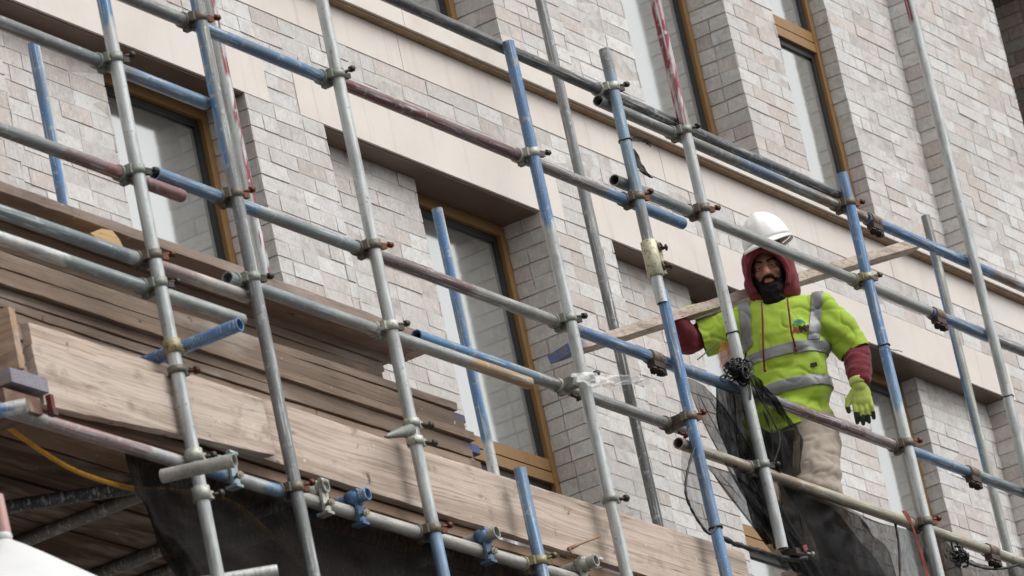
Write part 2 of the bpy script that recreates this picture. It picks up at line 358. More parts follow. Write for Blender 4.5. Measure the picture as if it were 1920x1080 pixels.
# outer uprights (top point, bottom point in the picture)
pole('S1', (168,-95), (415,1078), seg((.165,BLU),(1,GAL)), 'silver upright with a blue painted top, leftmost of the outer poles', nick='leftmost silver pole', ext0=.2)
pole('S2', (341,-100), (594,1075), side(seg((.12,BLU),(1,GALD)), BLU, 1.25, 4.2, 0, .36), 'grey upright with a long blue stripe beside the far left window', nick='blue striped grey pole', ext0=.2)
pole('S3', (575,-100), (839,1080), side(seg((.76,GAL),(.82,GAL),(1,lin(130,160,192))), RED, 1.6, 3.4, .05, .115), 'silver upright with a red streak near its top and blue bottom', nick='silver pole left of centre', ext0=.2)
pole('S4', (948,77), (1180,1080), seg((.305,BLU),(1,GAL)), 'upright with blue upper third ending in front of the stone band', nick='blue topped centre pole')
pole('S5', (1133,93), (1240,560), seg((.10,GALD),(.62,lin(128,150,170)),(.78,GALD),(1,GAL)), 'grey blue upright standing on the sleeve coupler, short upper length', nick='pole above the sleeve coupler', ext1=.02)
pole('S5b', (1240,545), (1362,1080), seg((.55,BLU),(.85,lin(104,144,186)),(1,GALD)), 'blue upright below the sleeve coupler, in front of the plank', nick='blue pole below the sleeve')
pole('S6', (1198,-100), (1470,1010), flaky(seg((.365,RED),(1,GAL)), RED, lin(176,160,158), .10), 'silver upright with red paint on its upper third before the worker', nick='red topped pole', ext0=.2, ext1=.05)
pole('S7', (1578,325), (1762,1080), seg((.42,BLU),(.5,lin(120,150,180)),(1,GAL)), 'upright painted blue above and silver below, right of the worker', nick='blue pole right of the worker')
pole('S8', (1675,-110), (1975,1080), side(seg((1,GAL)), RED, 1.2, 3.6, .12, .17), 'tall silver upright with one red patch at the far right', nick='far right silver pole', ext0=.2)
pole('stub', (972,878), (1020,1080), seg((1,lin(104,140,176))), 'short pale blue upright stub before the lower toe board', nick='blue stub pole')
# inner uprights close to the wall
pole('I0', (62,82), (120,380), rside(seg((1,BLU)), WHT, 0, 1, .25), 'blue inner post with a white edge against the far left brickwork', Y=YI, nick='far left inner post', group='inner posts by the wall')
pole('I2', (370,-100), (505,540), flaky(rside(seg((1,GAL)), RED, .06, .62, .75), RED, GAL, .12), 'silver inner pole with a flaking red stripe beside the left window', Y=YI, nick='red striped inner pole', group='inner posts by the wall', ext1=1.2)
pole('I3', (814,390), (930,882), rside(seg((.7,BLU),(1,WHT)), WHT, 0, 1, .3), 'blue inner post with a white edge in front of the middle window', Y=YI, nick='middle inner post', group='inner posts by the wall')
pole('I4', (990,-100), (1236,990), seg((.45,GALD),(.62,DGR),(1,lin(104,104,101))), 'dark grey inner pole on the pier right of the middle window', Y=YI, nick='dark inner pole', group='inner posts by the wall', ext1=1.0)
pole('I7', (1742,408), (1890,1060), side(seg((.12,GALD),(1,lin(150,152,146))), BLU, 1.7, 4.4, .1, .62), 'grey inner pole with blue left edge between the two right poles', Y=YI, nick='right inner pole', group='inner posts by the wall')
# rails
rail('L0', (-60,20), (385,193), seg((.42,GALD),(.66,lin(118,124,128)),(1,lin(110,138,165))), 'grey rail with bluish right end, uppermost at the far left edge', nick='upper left rail')
rail('L1a', (150,-40), (349,39), seg((1,GALD)), 'short grey rail in the top left corner ending at the striped pole', nick='top corner rail')
rail('L1b', (356,42), (613,150), seg((1,lin(88,124,158))), 'steel blue rail between the striped pole and the silver pole', nick='steel blue upper rail')
rail('L1c', (618,152), (1278,414), seg((.05,RED),(.30,MAR),(.38,lin(116,92,90)),(.55,MAR),(.76,lin(120,112,110)),(1,lin(86,124,162))), 'maroon and grey rail with blue right end crossing the upper lintel', nick='maroon upper rail')
rail('L1d', (1152,338), (1741,583), seg((.2,GALD),(1,lin(158,160,154))), 'light grey rail with open left end passing before the white helmet', nick='helmet height rail')
rail('L1e', (1743,584), (1990,690), seg((.45,lin(92,122,156)),(1,GALD)), 'grey blue rail continuing to the right edge from the helmet rail', nick='grey blue right rail')
rail('L2', (-60,220), (340,368), seg((.42,GALD),(.6,lin(124,100,98)),(1,lin(140,92,92))), 'rail turning from grey to maroon at the far left, second from top', nick='grey to maroon left rail')
rail('L3a', (290,325), (694,474), seg((.45,lin(96,132,166)),(1,lin(138,146,148))), 'blue grey rail with open left end below the left window head', nick='open ended blue rail')
rail('L3b', (698,475), (1059,611), seg((.5,lin(118,98,96)),(1,lin(146,144,138))), 'grey maroon rail across the middle window', nick='rail across the middle window')
rail('L3c', (1063,612), (1378,728), seg((.6,lin(92,122,160)),(1,lin(110,140,168))), 'blue rail running under the carried plank to the tied net', nick='blue rail under the plank')
rail('L3d', (1381,729), (1689,838), seg((.3,lin(112,108,108)),(.75,MAR),(1,lin(132,120,116))), 'maroon rail crossing the worker at his waist', nick='waist height maroon rail')
rail('L3e', (1692,839), (1990,951), seg((.4,lin(104,136,166)),(1,lin(110,122,130))), 'blue grey rail from the right pole to the right edge', nick='lower right blue grey rail')
rail('L4', (-60,372), (463,560), seg((.55,lin(120,130,134)),(.64,GAL),(.8,lin(150,128,122)),(1,lin(178,168,158))), 'grey rail with a scuffed brownish right end over the board pile', nick='scuffed left rail')
rail('L5', (-60,430), (452,597), seg((.33,WHT),(.62,lin(136,146,146)),(1,lin(176,182,178))), 'pale grey jointed rail just above the side tube at left', nick='pale jointed left rail')
rail('L6', (425,515), (992,724), seg((.32,lin(142,150,152)),(.78,lin(160,162,156)),(1,lin(170,140,104))), 'grey rail with an orange brown right end beside the middle window', nick='brown ended rail')
rail('L6b', (780,628), (1282,807), seg((.32,lin(84,128,170)),(.42,lin(120,140,156)),(1,lin(136,136,132))), 'rail with a blue left half starting open ended at the middle window', Y=YL+.048, nick='half blue rail')
rail('L7', (1272,831), (1990,1080), seg((.2,TAN),(.32,lin(150,130,106)),(1,lin(170,160,136))), 'rusty tan rail carrying the black net at lower right', nick='rusty tan rail')
rail('L8', (620,-32), (1566,346), seg((1,lin(84,84,84))), 'dark grey topmost rail running below the upper windows', nick='dark topmost rail')
rail('L9', (1122,192), (1618,404), seg((.5,lin(120,120,117)),(.66,lin(100,120,146)),(.8,GALD),(1,BRN)), 'grey brown rail with open left end just below the topmost rail', nick='rail below the topmost')
rail('L9b', (1624,407), (1990,572), seg((.62,BLU),(.75,BRN),(1,lin(150,150,148))), 'bright blue rail at upper right beside the plank end', nick='bright blue right rail')
rail('L10', (-40,757), (1110,1093), seg((.1,lin(150,142,138)),(.24,lin(158,128,128)),(.32,lin(196,196,194)),(.36,lin(96,136,176)),(.42,GAL),(.46,lin(110,146,184)),(1,lin(190,186,178))), 'off white rail patched maroon and blue under the toe boards', nick='rail under the toe boards')
# ------------------------------------------------------------------ couplers
FIN = {'g': (lin(138,142,134), lin(56,56,52), 'grey'), 'r': (lin(112,106,96), lin(98,60,40), 'rusty'), 'p': (lin(176,178,168), lin(74,71,64), 'pale'), 'y': (lin(156,148,118), lin(104,92,66), 'yellowish')}
def band(mb, c, d, r, h, col):
    c, d = Vector(c), Vector(d).normalized(); mb.tube([c-d*h/2, c-d*h/2*.98, c+d*h/2*.98, c+d*h/2], r, col, 18, rr=[r*.9, r, r, r*.9])
def bolt(mb, c, d, L, r=.0075, col=(.1,.1,.1), nut=True):
    c, d = Vector(c), Vector(d).normalized(); mb.tube([c, c+d*L], r, col, 8)
    if nut: mb.tube([c+d*L*.62, c+d*L*.9], r*2.1, col, 6)
def coupler(pk, rk, fin='g', up=0, label=None):
    x, Y, pn = POLE[pk]; a, b_, rn = RAIL[rk]; t = (x-a.x)/(b_.x-a.x); z = a.z+(b_.z-a.z)*t; yr = a.y
    base, bc, word = FIN[fin]; dk_ = tuple(.55*c for c in base); mb = MB()
    band(mb, (x,Y,z), (0,0,1), .0290, .034, jit(base,.1)); band(mb, (x-.034,yr,z), (1,0,0), .0300, .030, jit(base,.1)); band(mb, (x-.004,yr,z), (1,0,0), .0285, .05, jit(dk_,.1))
    mb.box((x-.020,min(Y,yr)+.012,z-.022), (x+.022,max(Y,yr)-.002,z+.022), jit(dk_,.12))
    mb.obox((x-.034,Y+.012,z+.002), Vector((.008,0,0)), Vector((0,.012,0)), Vector((0,0,.017)), jit(base,.12))   # hinge lug
    mb.obox((x-.026,yr-.005,z-.034), Vector((.014,0,0)), Vector((0,.012,0)), Vector((0,0,.009)), jit(dk_,.12))
    ob = tag(mb.build('scaffold_coupler', MT['cast']), label or f'{word} coupler joining the {pn} to the {rn}', 'coupler', 'scaffold couplers')
    k = MB(); an = random.uniform(-.25,.35)
    bolt(k, (x+.024,Y-.012,z+.008), (math.cos(an),-.45,math.sin(an)+.15), .062, .006, jit(bc,.2))
    k.obox((x+.036,Y-.016,z-.004), Vector((.012,-.004,0)), Vector((0,.009,0)), Vector((0,0,.010)), jit(bc,.2))
    k.build('flap_bolt', MT['bolt'], ob)
    k = MB(); bolt(k, (x+.02,yr-.02,z-.036), (.5,-.6,-.5), .045, .007, jit(bc,.2)); k.build('lower_bolt', MT['bolt'], ob)
    return ob
for pk, rk, fi in (('S1','L0','g'), ('S1','L2','g'), ('S1','L4','r'), ('S1','L5','g'), ('S2','L1a','r'), ('S2','L3a','r'), ('S2','L6','g'), ('S3','L1b','g'), ('S3','L3a','r'), ('S3','L6','p'),
                   ('S4','L1c','p'), ('S4','L3b','g'), ('S4','L6b','p'), ('S5','L8','p'), ('S5','L1c','r'), ('S6','L9','g'), ('S6','L1d','r'), ('S6','L7','g'), ('S5b','L6b','r'),
                   ('S7','L9','r'), ('S7','L1d','y'), ('S7','L3d','r'), ('S7','L7','r'), ('S2','L10','r'), ('S3','L10','r'), ('stub','L10','y')):
    coupler(pk, rk, fi)
def hanging(px, py, rk, label, n=2):
    "coupler left clamped on a rail with its bolts hanging down"
    a, b_, rn = RAIL[rk]; p = at(px, py, a.y); p.z = a.z; mb = MB(); c = lin(120,106,94)
    band(mb, p, (1,0,0), .031, .05, c); band(mb, p+Vector((.045,0,0)), (1,0,0), .0305, .03, jit(c,.2))
    mb.obox(p+Vector((.01,-.008,-.037)), Vector((.045,0,0)), Vector((0,.018,0)), Vector((0,0,.012)), lin(70,58,50))
    ob = tag(mb.build('hanging_coupler', MT['cast']), label, 'coupler', 'couplers hanging open from the rails')
    k = MB()
    for i in range(n): bolt(k, p+Vector((-.02+.05*i,-.012,-.045)), (-.75,-.25,-.62), .062, .008, lin(46,38,34))
    k.obox(p+Vector((.045,-.01,-.056)), Vector((.02,0,-.004)), Vector((0,.012,0)), Vector((0,0,.012)), lin(50,42,38)); k.build('hanging_bolt', MT['bolt'], ob)
hanging(1632,412, 'L9b', 'dark coupler hanging from the bright blue rail right of the blue pole')
hanging(1752,588, 'L1e', 'rusty coupler with two bolts hanging near the right inner pole')
hanging(1818,890, 'L3e', 'rusty coupler hanging open on the lower right blue grey rail')
hanging(1852,1028, 'L7', 'dark coupler hanging from the rusty tan rail near the right edge')
hanging(1222,672, 'L3c', 'small coupler hanging under the blue rail left of the blue pole')
# sleeve coupler on the jointed pole
x, Y, _ = POLE['S5']; c0, c1 = at(1222,455,YS), at(1238,522,YS); mb = MB(); cc = lin(188,184,160)
mb.tube([(x,Y,c0.z),(x,Y,c0.z-.004),(x,Y,c1.z+.004),(x,Y,c1.z)], .033, cc, 20, rr=[.03,.034,.034,.03])
mb.box((x+.022,Y-.03,c1.z+.012), (x+.046,Y-.004,c0.z-.006), cc); ob = tag(mb.build('sleeve_coupler', MT['cast']), 'long cream sleeve coupler joining grey and blue lengths of pole', 'coupler')
for zz in (c0.z-.035, c1.z+.04):
    k = MB(); q = [Vector((x+.026+.017*math.cos(t*.6-.4), Y-.036, zz+.019*math.sin(t*.6-.4))) for t in range(9)]; k.tube(q, .0045, lin(80,74,62), 8)
    bolt(k, (x+.036,Y-.03,zz), (.5,-.8,0), .03, .007, lin(70,60,50)); k.build('clamp_bolt', MT['bolt'], ob)
# collars of single bands on uprights
def collar(pk, px, py, fin, label, h=.03, boltdir=(.8,-.5,.1), n=1, gap=.07):
    x, Y, _ = POLE[pk]; z = at(px, py, Y).z; mb = MB(); c, bc, _w = FIN[fin]
    for i in range(n): band(mb, (x,Y,z-i*gap), (0,0,1), .0325, h, jit(c,.08)); mb.box((x+.02,Y-.02,z-i*gap-.014), (x+.05,Y+.004,z-i*gap+.014), jit(c,.08))
    ob = tag(mb.build('collar_clamp', MT['cast']), label, 'clamp', 'collar clamps on the poles'); k = MB()
    for i in range(n): bolt(k, (x+.036,Y-.012,z-i*gap), boltdir, .055, .007, jit(bc,.2))
    k.build('clamp_bolt', MT['bolt'], ob)
collar('S4', 1147, 937, 'g', 'grey collar clamp on the centre pole before the toe board')
collar('S3', 778, 797, 'p', 'upper pale collar clamp on the silver pole above the toe board', boltdir=(.6,-.7,-.2))
collar('S3', 784, 830, 'p', 'lower pale collar clamp on the silver pole above the toe board', boltdir=(.6,-.7,-.2))
collar('S1', 325, 652, 'y', 'yellowish collar on the leftmost pole beside the blue side tube', .05)
collar('S1', 337, 697, 'r', 'brown collar low on the leftmost pole over the toe board', .026)
collar('S1', 361, 855, 'p', 'white collar on the leftmost pole above the putlog tube', .045)
collar('S1', 381, 928, 'p', 'white worn collar under the putlog on the leftmost pole', .05, n=1)
# wire and tape rings
def ring(pk, px, py, label, col='black', tail=None, w_=.006):
    x, Y, _ = POLE[pk]; z = at(px, py, Y).z; mb = MB()
    mb.tube([(x+.0265*math.cos(t*2*pi/20),Y+.0265*math.sin(t*2*pi/20),z+.002*math.sin(t)) for t in range(21)], w_/2, (.02,.02,.02), 6)
    if tail: mb.tube([at(px_, py_, Y-.03) for px_, py_ in tail], .0018, (.02,.02,.02), 6)
    tag(mb.build('wire_tie', MT[col]), label, 'wire tie', 'wire ties round the poles')
ring('S5', 1172, 264, 'black tie round the grey blue pole above the torn net scrap')
ring('S7', 1655, 648, 'dark wire tie with a loose tail on the right hand pole', tail=[(1660,650),(1672,656),(1684,657),(1692,660)])
ring('S8', 1900, 749, 'black wire tie low on the far right pole')
ring('S6', 1372, 625, 'thin wire tie on the red topped pole above the tied net')
ring('S5b', 1340, 990, 'blue black tie low on the blue pole over the net', w_=.009)
# ------------------------------------------------------------------ cross tubes and putlogs
def cross(p0, p1, col, label, name='cross_tube', group=None):
    mb = MB(); mb.pipe(p0, p1, col=col, step=.03); return tag(mb.build(name, MT['steel']), label, 'scaffold tube', group)
a = at(450,608,-1.90); zt = a.z
cross(a, Vector((POLE['S1'][0]+.055, -.4, zt)), seg((.25,lin(90,132,180)),(1,lin(70,112,170))), 'blue cross tube with open end sticking out past the leftmost pole')
z10 = RAIL['L10'][0].z+.0485
def putlog(px, py, ext, col, label, clip=None, cliplabel=None):
    "transom lying on the rail under the boards, its open end sticking out, held by a board clip"
    a = atz(px, py, z10); mb = MB(); mb.pipe((a.x,a.y,z10), (a.x,-.3,z10), col=col, step=.04)
    tag(mb.build('putlog_tube', MT['steel']), label, 'scaffold tube', 'putlog tubes under the boards')
    if clip:
        k = MB(); yb = YL-.028; band(k, (a.x,a.y+.06,z10), (0,1,0), .031, .05, clip); k.box((a.x-.022,yb-.010,z10-.095), (a.x+.022,yb,z10+.02), clip)
        k.box((a.x-.022,yb-.02,z10-.105), (a.x+.022,YL+.0,z10-.095), jit(clip,.2)); k.tube([(a.x-.026,yb-.012,z10+.020),(a.x+.026,yb-.012,z10+.020)], .010, jit(clip,.2), 10)
        ob = tag(k.build('putlog_clip', MT['cast']), cliplabel, 'clip', 'putlog clips on the lower rail'); q = MB(); bolt(q, (a.x-.01,yb-.012,z10-.07), (-.4,-.9,-.1), .04, .007, lin(150,145,130)); q.build('clip_bolt', MT['bolt'], ob)
putlog(432,862, 0, seg((.2,lin(200,196,184)),(1,lin(120,116,110))), 'grey white putlog tube poking out beside the leftmost pole', lin(150,168,172), 'grey blue putlog clip at the left end of the lower rail')
putlog(612,910, 0, seg((.2,lin(176,178,170)),(1,lin(110,106,100))), 'grey putlog tube poking out right of the striped pole', lin(186,188,178), 'pale grey putlog clip right of the striped pole')
putlog(690,925, 0, seg((.2,lin(96,136,180)),(1,lin(110,106,100))), 'blue ended putlog tube left of the silver pole', lin(84,114,148), 'blue putlog clip left of the silver pole')
putlog(932,997, 0, seg((.2,lin(170,170,160)),(1,lin(110,106,100))), 'grey putlog tube poking out left of the blue stub pole', lin(96,122,152), 'blue putlog clip left of the blue stub pole')
putlog(1118,1050, 0, seg((.2,lin(170,170,160)),(1,lin(110,106,100))), 'grey putlog tube poking out right of the blue stub pole', lin(160,160,150), 'grey putlog clip right of the blue stub pole')
a, b_ = at(440,863,-1.98), at(304,893,-1.715); cross(a, b_, seg((.5,lin(190,188,176)),(.75,lin(176,172,164)),(1,lin(198,192,188))), 'pale worn tube clamped across the front of the leftmost pole')
a, b_ = atz(-60,962,7.86), atz(260,912,7.86); cross(a, b_, seg((1,lin(64,70,76))), 'dark grey brace tube under the deck at lower left')
a = at(50,760,-1.72); cross(a, a+Vector((-.25,.45,0)), seg((.12,WHT),(1,lin(84,128,184))), 'blue and white tube end at the left edge under the board ends')
a = at(520,1071,-1.80); cross(a, a+Vector((-.36,.46,0)), seg((1,WHT)), 'white tube end poking out at the bottom edge')
a = at(722,819,-1.70); c_ = at(770,806,-1.68); mb = MB(); mb.tube([a, a.lerp(c_,.15), a.lerp(c_,.6), c_], .02, lin(128,130,124), 14, rr=[.004,.011,.019,.022]); tag(mb.build('coupler_arm', MT['cast']), 'short tapered grey clamp arm beside the silver pole above the toe board', 'clamp')
a, b_ = at(-8,930,-1.9), at(9,1015,-1.9); b_.x = a.x+.02; cross(a, b_+Vector((0,0,-.3)), seg((1,lin(190,150,142))), 'pinkish pole carrying the white sheeting at lower left')
# ------------------------------------------------------------------ timber
WD = [lin(158,140,125), lin(144,127,113), lin(166,150,137), lin(130,114,101), lin(150,131,115), lin(140,123,110)]
WL_ = lin(196,181,168); WL2 = lin(194,177,163); WDK = lin(120,98,82); PAINT = lin(96,112,158)
def plank(p0, p1, wid, th, col, label, name='scaffold_board', cat='board', group=None, across=Vector((0,1,0)), up=None, ends=None, material='wood', n=24, warp=.004):
    "sawn board from p0 to p1 (centre line); wid lies along 'across'"
    p0, p1 = Vector(p0), Vector(p1); d = (p1-p0).normalized(); A = Vector(across); A = (A-d*A.dot(d)).normalized(); U = d.cross(A).normalized()
    mb = MB(); rows = []; cs = []; ph = random.uniform(0,9)
    L = (p1-p0).length; ts = sorted(set([i/n for i in range(n+1)]+([.05/L*1.4, 1-.05/L*1.4] if ends else [])))
    ring_ = [(-1,-1),(-.9,-1),(.9,-1),(1,-1),(1,1),(.9,1),(-.9,1),(-1,1)]
    vs = []; c_ = []
    for t in ts:
        c = p0.lerp(p1, t)+U*warp*math.sin(t*5+ph)+A*warp*.7*math.sin(t*7+ph*2)
        e = .97 if 0 < t < 1 else .96
        for a_, u_ in ring_:
            vs.append(c+A*(a_*wid/2*(1 if abs(a_) < 1 else e))+U*(u_*th/2*(e if abs(a_) == 1 else 1))+Vector((0,random.uniform(-.0012,.0012),random.uniform(-.0016,.0016))))
            cc = col
            if ends and (t*L < .085 and ends[0]): cc = ends[0]
            if ends and ((1-t)*L < .085 and ends[1]): cc = ends[1]
            c_.append(cc)
    k = len(ring_); fs = []
    for i in range(len(ts)-1):
        for j in range(k): fs.append((i*k+j, i*k+(j+1)%k, (i+1)*k+(j+1)%k, (i+1)*k+j))
    fs.append(tuple(range(k))); fs.append(tuple((len(ts)-1)*k+j for j in range(k)))
    mb.add(vs, fs, c_); return tag(mb.build(name, MT[material], None), label, cat, group)
Z = Vector((0,0,1)); Yv = Vector((0,1,0)); Xv = Vector((1,0,0))
# toe boards on edge
a0, a1 = at(43,637,-1.632), at(95,765,-1.632); b0, b1 = at(490,740,-1.632), at(515,857,-1.632)
a0.x = a1.x = (a0.x+a1.x)/2; b0.x = b1.x = (b0.x+b1.x)/2
plank((a0+a1)/2+Vector((0,.018,0)), (b0+b1)/2+Vector((0,.018,0)), .222, .036, WL_, 'short pale toe board tilted on edge behind the leftmost pole', 'toe_board', 'toe board', 'toe boards on edge', across=Z)
zt0 = (at(640,798,-1.59).z+at(1273,990,-1.59).z)/2; zt1 = (at(640,900,-1.59).z+at(1173,1073,-1.59).z)/2
plank((-4.6,-1.571,(zt0+zt1)/2+.0), (.45,-1.571,(zt0+zt1)/2), zt0-zt1, .036, WL2, 'long pale toe board on edge running to the net at the right', 'toe_board', 'toe board', 'toe boards on edge', across=Z, n=60)
# lower deck, seen from below at the left
ZD = z10+.0245
k = 0
names = ['outermost deck board, its edge showing under the toe boards', 'dark deck board second from the outer edge of the deck', 'dark deck board in the middle of the deck underside', 'dark deck board behind the middle of the deck', 'dark deck board next to the wall side of the deck']
for i in range(5):
    y0 = -1.45+i*.235
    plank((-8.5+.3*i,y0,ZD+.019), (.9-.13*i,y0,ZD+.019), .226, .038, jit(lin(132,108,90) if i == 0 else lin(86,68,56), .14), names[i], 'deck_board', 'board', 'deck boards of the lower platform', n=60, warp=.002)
# unseen lift below, added to shade the wall and the deck underside
for i in range(5):
    plank((-9,-1.45+i*.235,5.95), (5.5,-1.45+i*.235,5.95), .226, .038, jit(lin(84,72,62), .1), ['outermost','second','middle','fourth','innermost'][i]+' board of an unseen platform added below to shade the deck', 'deck_board', 'board', 'unseen boards added below for shade', n=12)
# inner ledger that carries the putlogs at the wall side
mb = MB(); mb.pipe((-8.2,-.35,z10-.0485), (3.5,-.35,z10-.0485), col=lin(110,108,104), step=.2); tag(mb.build('scaffold_rail', MT['steel']), 'inner rail under the deck close to the wall', 'scaffold rail', 'horizontal scaffold rails')
# pile of boards behind the toe boards
yf = -1.40; zb = ZD+.039; ztop = at(300,566,yf).z; nb = int(round((ztop-zb)/.0385)); h = (ztop-zb)/nb
for i in range(nb):
    z = zb+h*(i+.5); xr = at(885,800,yf).x+random.uniform(-.10,.06); xl = -5.2+random.uniform(-.2,.2); dy = random.uniform(-.005,.005)-(.018 if i in (3,8,13) else 0)
    pe = i in (nb-2, nb-5)
    ordn = ['bottom','second','third','fourth','fifth','sixth','seventh','eighth','ninth','tenth','eleventh','twelfth','thirteenth','fourteenth','fifteenth','sixteenth','seventeenth','eighteenth','nineteenth','twentieth','twenty first','twenty second']
    nm = 'topmost' if i == nb-1 else ordn[min(i,21)]
    plank((xl,yf+.112+dy,z), (xr,yf+.112+dy,z), .225, h-.002-random.choice((0,0,.002,.004)), jit(random.choice(WD), .16), f'{nm} board from the bottom of the long front pile' if i < nb-1 else 'topmost board of the long front pile behind the toe board', 'scaffold_board', 'board', 'boards in the front pile', ends=(None, PAINT if pe else jit(WD[1],.2)), n=40)
# second pile behind, topped by the grey board
yg = -1.27; zg = (at(0,352,yg).z+at(430,497,yg).z)/2; zb2 = zb; n2 = int((zg-.02-zb2)/.0385); h2 = (zg-.02-zb2)/n2
for i in range(n2):
    z = zb2+h2*(i+.5)
    if z < ztop-.16: continue
    plank((-5.2+random.uniform(-.2,.2),-.99+random.uniform(-.012,.012),z), (at(700,640,-1.1).x+random.uniform(-.1,.1),-.99,z), .225, h2-.003, jit(random.choice(WD), .12), f'dark board in the rear pile, layer {ordn[min(n2-1-i,21)]} under the weathered top board' if 0 else f'board of the rear pile, {ordn[min(n2-1-i,21)].replace("bottom","first")} layer under the weathered grey board', 'scaffold_board', 'board', 'boards in the rear pile', n=30)
mb = MB(); mb.box((-5.1,-1.09,zb2), (-1.3,-.89,ztop-.16)); 
mb.build('packing_timber', MT['wood']); tag(bpy.data.objects['packing_timber'], 'solid packing timber hidden inside the rear pile of boards', 'timber')
bpy.data.objects.remove(bpy.data.objects['packing_timber'])
for i in range(n2):
    z = zb2+h2*(i+.5)
    if z >= ztop-.16: continue
    plank((-5.1,-.99,z), (-1.35,-.99,z), .225, h2-.003, jit(WD[i%6], .12), f'board of the rear pile, {ordn[min(i,21)].replace("bottom","first")} from the deck', 'scaffold_board', 'board', 'boards in the rear pile', n=6)
xe = at(838,690,yg).x
plank((-5.6,yg+.1125,zg), (xe,yg+.1125,zg), .225, .04, lin(150,134,124), 'weathered grey board lying on top of the rear pile, reaching the middle window', 'scaffold_board', 'board', ends=(None, lin(190,170,160)), n=50)
# broken piece of yellow wood on the pile
mb = MB(); p = at(190,445,-1.30)
pts = [(-.10,-.012),(-.02,.022),(.05,.03),(.085,.005),(.10,-.02),(.06,-.035),(-.05,-.03)]
fr = [p+Vector((a,-.02,b_)) for a, b_ in pts]; bkp = [p+Vector((a*.9,.06,b_*.8)) for a, b_ in pts]; q = len(pts)
mb.add(fr+bkp, [tuple(range(q)), tuple(q+i for i in range(q))[::-1]]+[(i,(i+1)%q,q+(i+1)%q,q+i) for i in range(q)], lin(216,178,120)); tag(mb.build('wood_offcut', MT['wood']), 'broken yellow wood offcut wedged under the weathered grey board', 'offcut')
# splinter on the lower toe board
a, b_ = at(1066,1030,-1.60), at(1124,1006,-1.64); mb = MB(); mb.tube([a, (a*.6+b_*.4)+Vector((0,0,.004)), b_], .006, lin(150,110,78), 6, rr=[.009,.006,.005]); mb.tube([a+Vector((0,-.006,.004)), a+Vector((-.006,-.012,-.03))], .004, lin(130,96,70), 6)
tag(mb.build('wood_splinter', MT['wood']), 'thin wood splinter stuck to the long toe board', 'splinter')
p = at(1126,1049,-1.70); mb = MB(); mb.sphere(p, (.014,.01,.008), (.85,.85,.84), 10, 6); tag(mb.build('plaster_dab', MT['white']), 'small white plaster dab on the end of the right putlog tube', 'plaster')
# board ends at the far left
xa = at(48,693,-1.64).x
zA, zB = at(30,575,-1.64), at(48,693,-1.64)
plank((zB.x-.019,-1.64,(zA.z+zB.z)/2), (zB.x-.019,-.35,(zA.z+zB.z)/2), zA.z-zB.z, .038, lin(176,148,124), 'brown end board on edge at the left end of the platform', 'end_board', 'board', across=Z, material='woody', n=20)
p0 = at(86,700,-1.66); p1 = at(90,742,-1.66); 
plank((p0.x-.11,-1.66,(p0.z+p1.z)/2), (p0.x-.11,-.4,(p0.z+p1.z)/2), .22, p0.z-p1.z-.03, lin(134,120,112), 'grey edged board with faint blue end below the brown end board', 'end_board', 'board', across=Xv, material='woody', ends=(lin(142,140,152),None), n=20)
p0 = at(92,752,-1.66)
plank((p0.x-.14,-1.65,p0.z-.02), (p0.x-.14,-.4,p0.z-.02), .22, .06, lin(112,88,76), 'dark brown timber under the blue ended board at left', 'end_board', 'board', across=Xv, material='woody', n=16)
p = at(95,757,-1.68); mb = MB(); mb.obox(p, Vector((.010,0,0)), Vector((0,.010,0)), Vector((0,0,.030)), lin(108,52,50)); mb.obox(p+Vector((.003,0,-.034)), Vector((.014,0,0)), Vector((0,.012,0)), Vector((0,0,.008)), lin(90,60,54)); tag(mb.build('board_clip', MT['cast']), 'red painted clip at the left end of the toe board', 'clip')
# ------------------------------------------------------------------ hose, sheeting
def px_curve(pts, n=8):
    P_ = [at(*p) for p in pts]; out = []
    for i in range(len(P_)-1):
        a = P_[max(i-1,0)]; b_ = P_[i]; c = P_[i+1]; d = P_[min(i+2,len(P_)-1)]
        for j in range(n):
            t = j/n; out.append(.5*((2*b_)+(-a+c)*t+(2*a-5*b_+4*c-d)*t*t+(-a+3*b_-3*c+d)*t**3))
    out.append(P_[-1]); return out
mb = MB(); mb.tube(px_curve([(-60,745,-1.5),(0,790,-1.5),(80,847,-1.5),(150,886,-1.5),(245,915,-1.5),(330,920,-1.47),(430,940,-1.45),(500,995,-1.45),(575,1062,-1.45),(640,1110,-1.45)]), .0085, (1,1,1), 10)
tag(mb.build('yellow_hose', MT['rope']), 'yellow hose sagging under the deck and passing behind the black net', 'hose')
# white sheeting at the lower left corner: a draped cover with folds hung from the pinkish pole
top = at(8,1014,-1.9); mb = MB(); rows = []
for i in range(15):
    t = i/14; r = []
    for j in range(33):
        an = 2*pi*j/32; rad = (.025+.50*t**.85)*(1+.07*t*math.sin(an*7+1.3)+.05*t*math.sin(an*11))
        r.append(top+Vector((math.cos(an)*rad, math.sin(an)*rad*.8, -.30*t**.9-.04*t*t+.012*t*math.sin(an*5))))
    rows.append(r)
mb.grid(rows, (.8,.8,.8)); mb.sphere(top+Vector((0,0,.01)), (.028,.028,.022), (.8,.8,.8), 12, 8)
tag(mb.build('white_sheeting', MT['white']), 'white plastic sheeting draped over the pole in the lower left corner', 'sheeting')
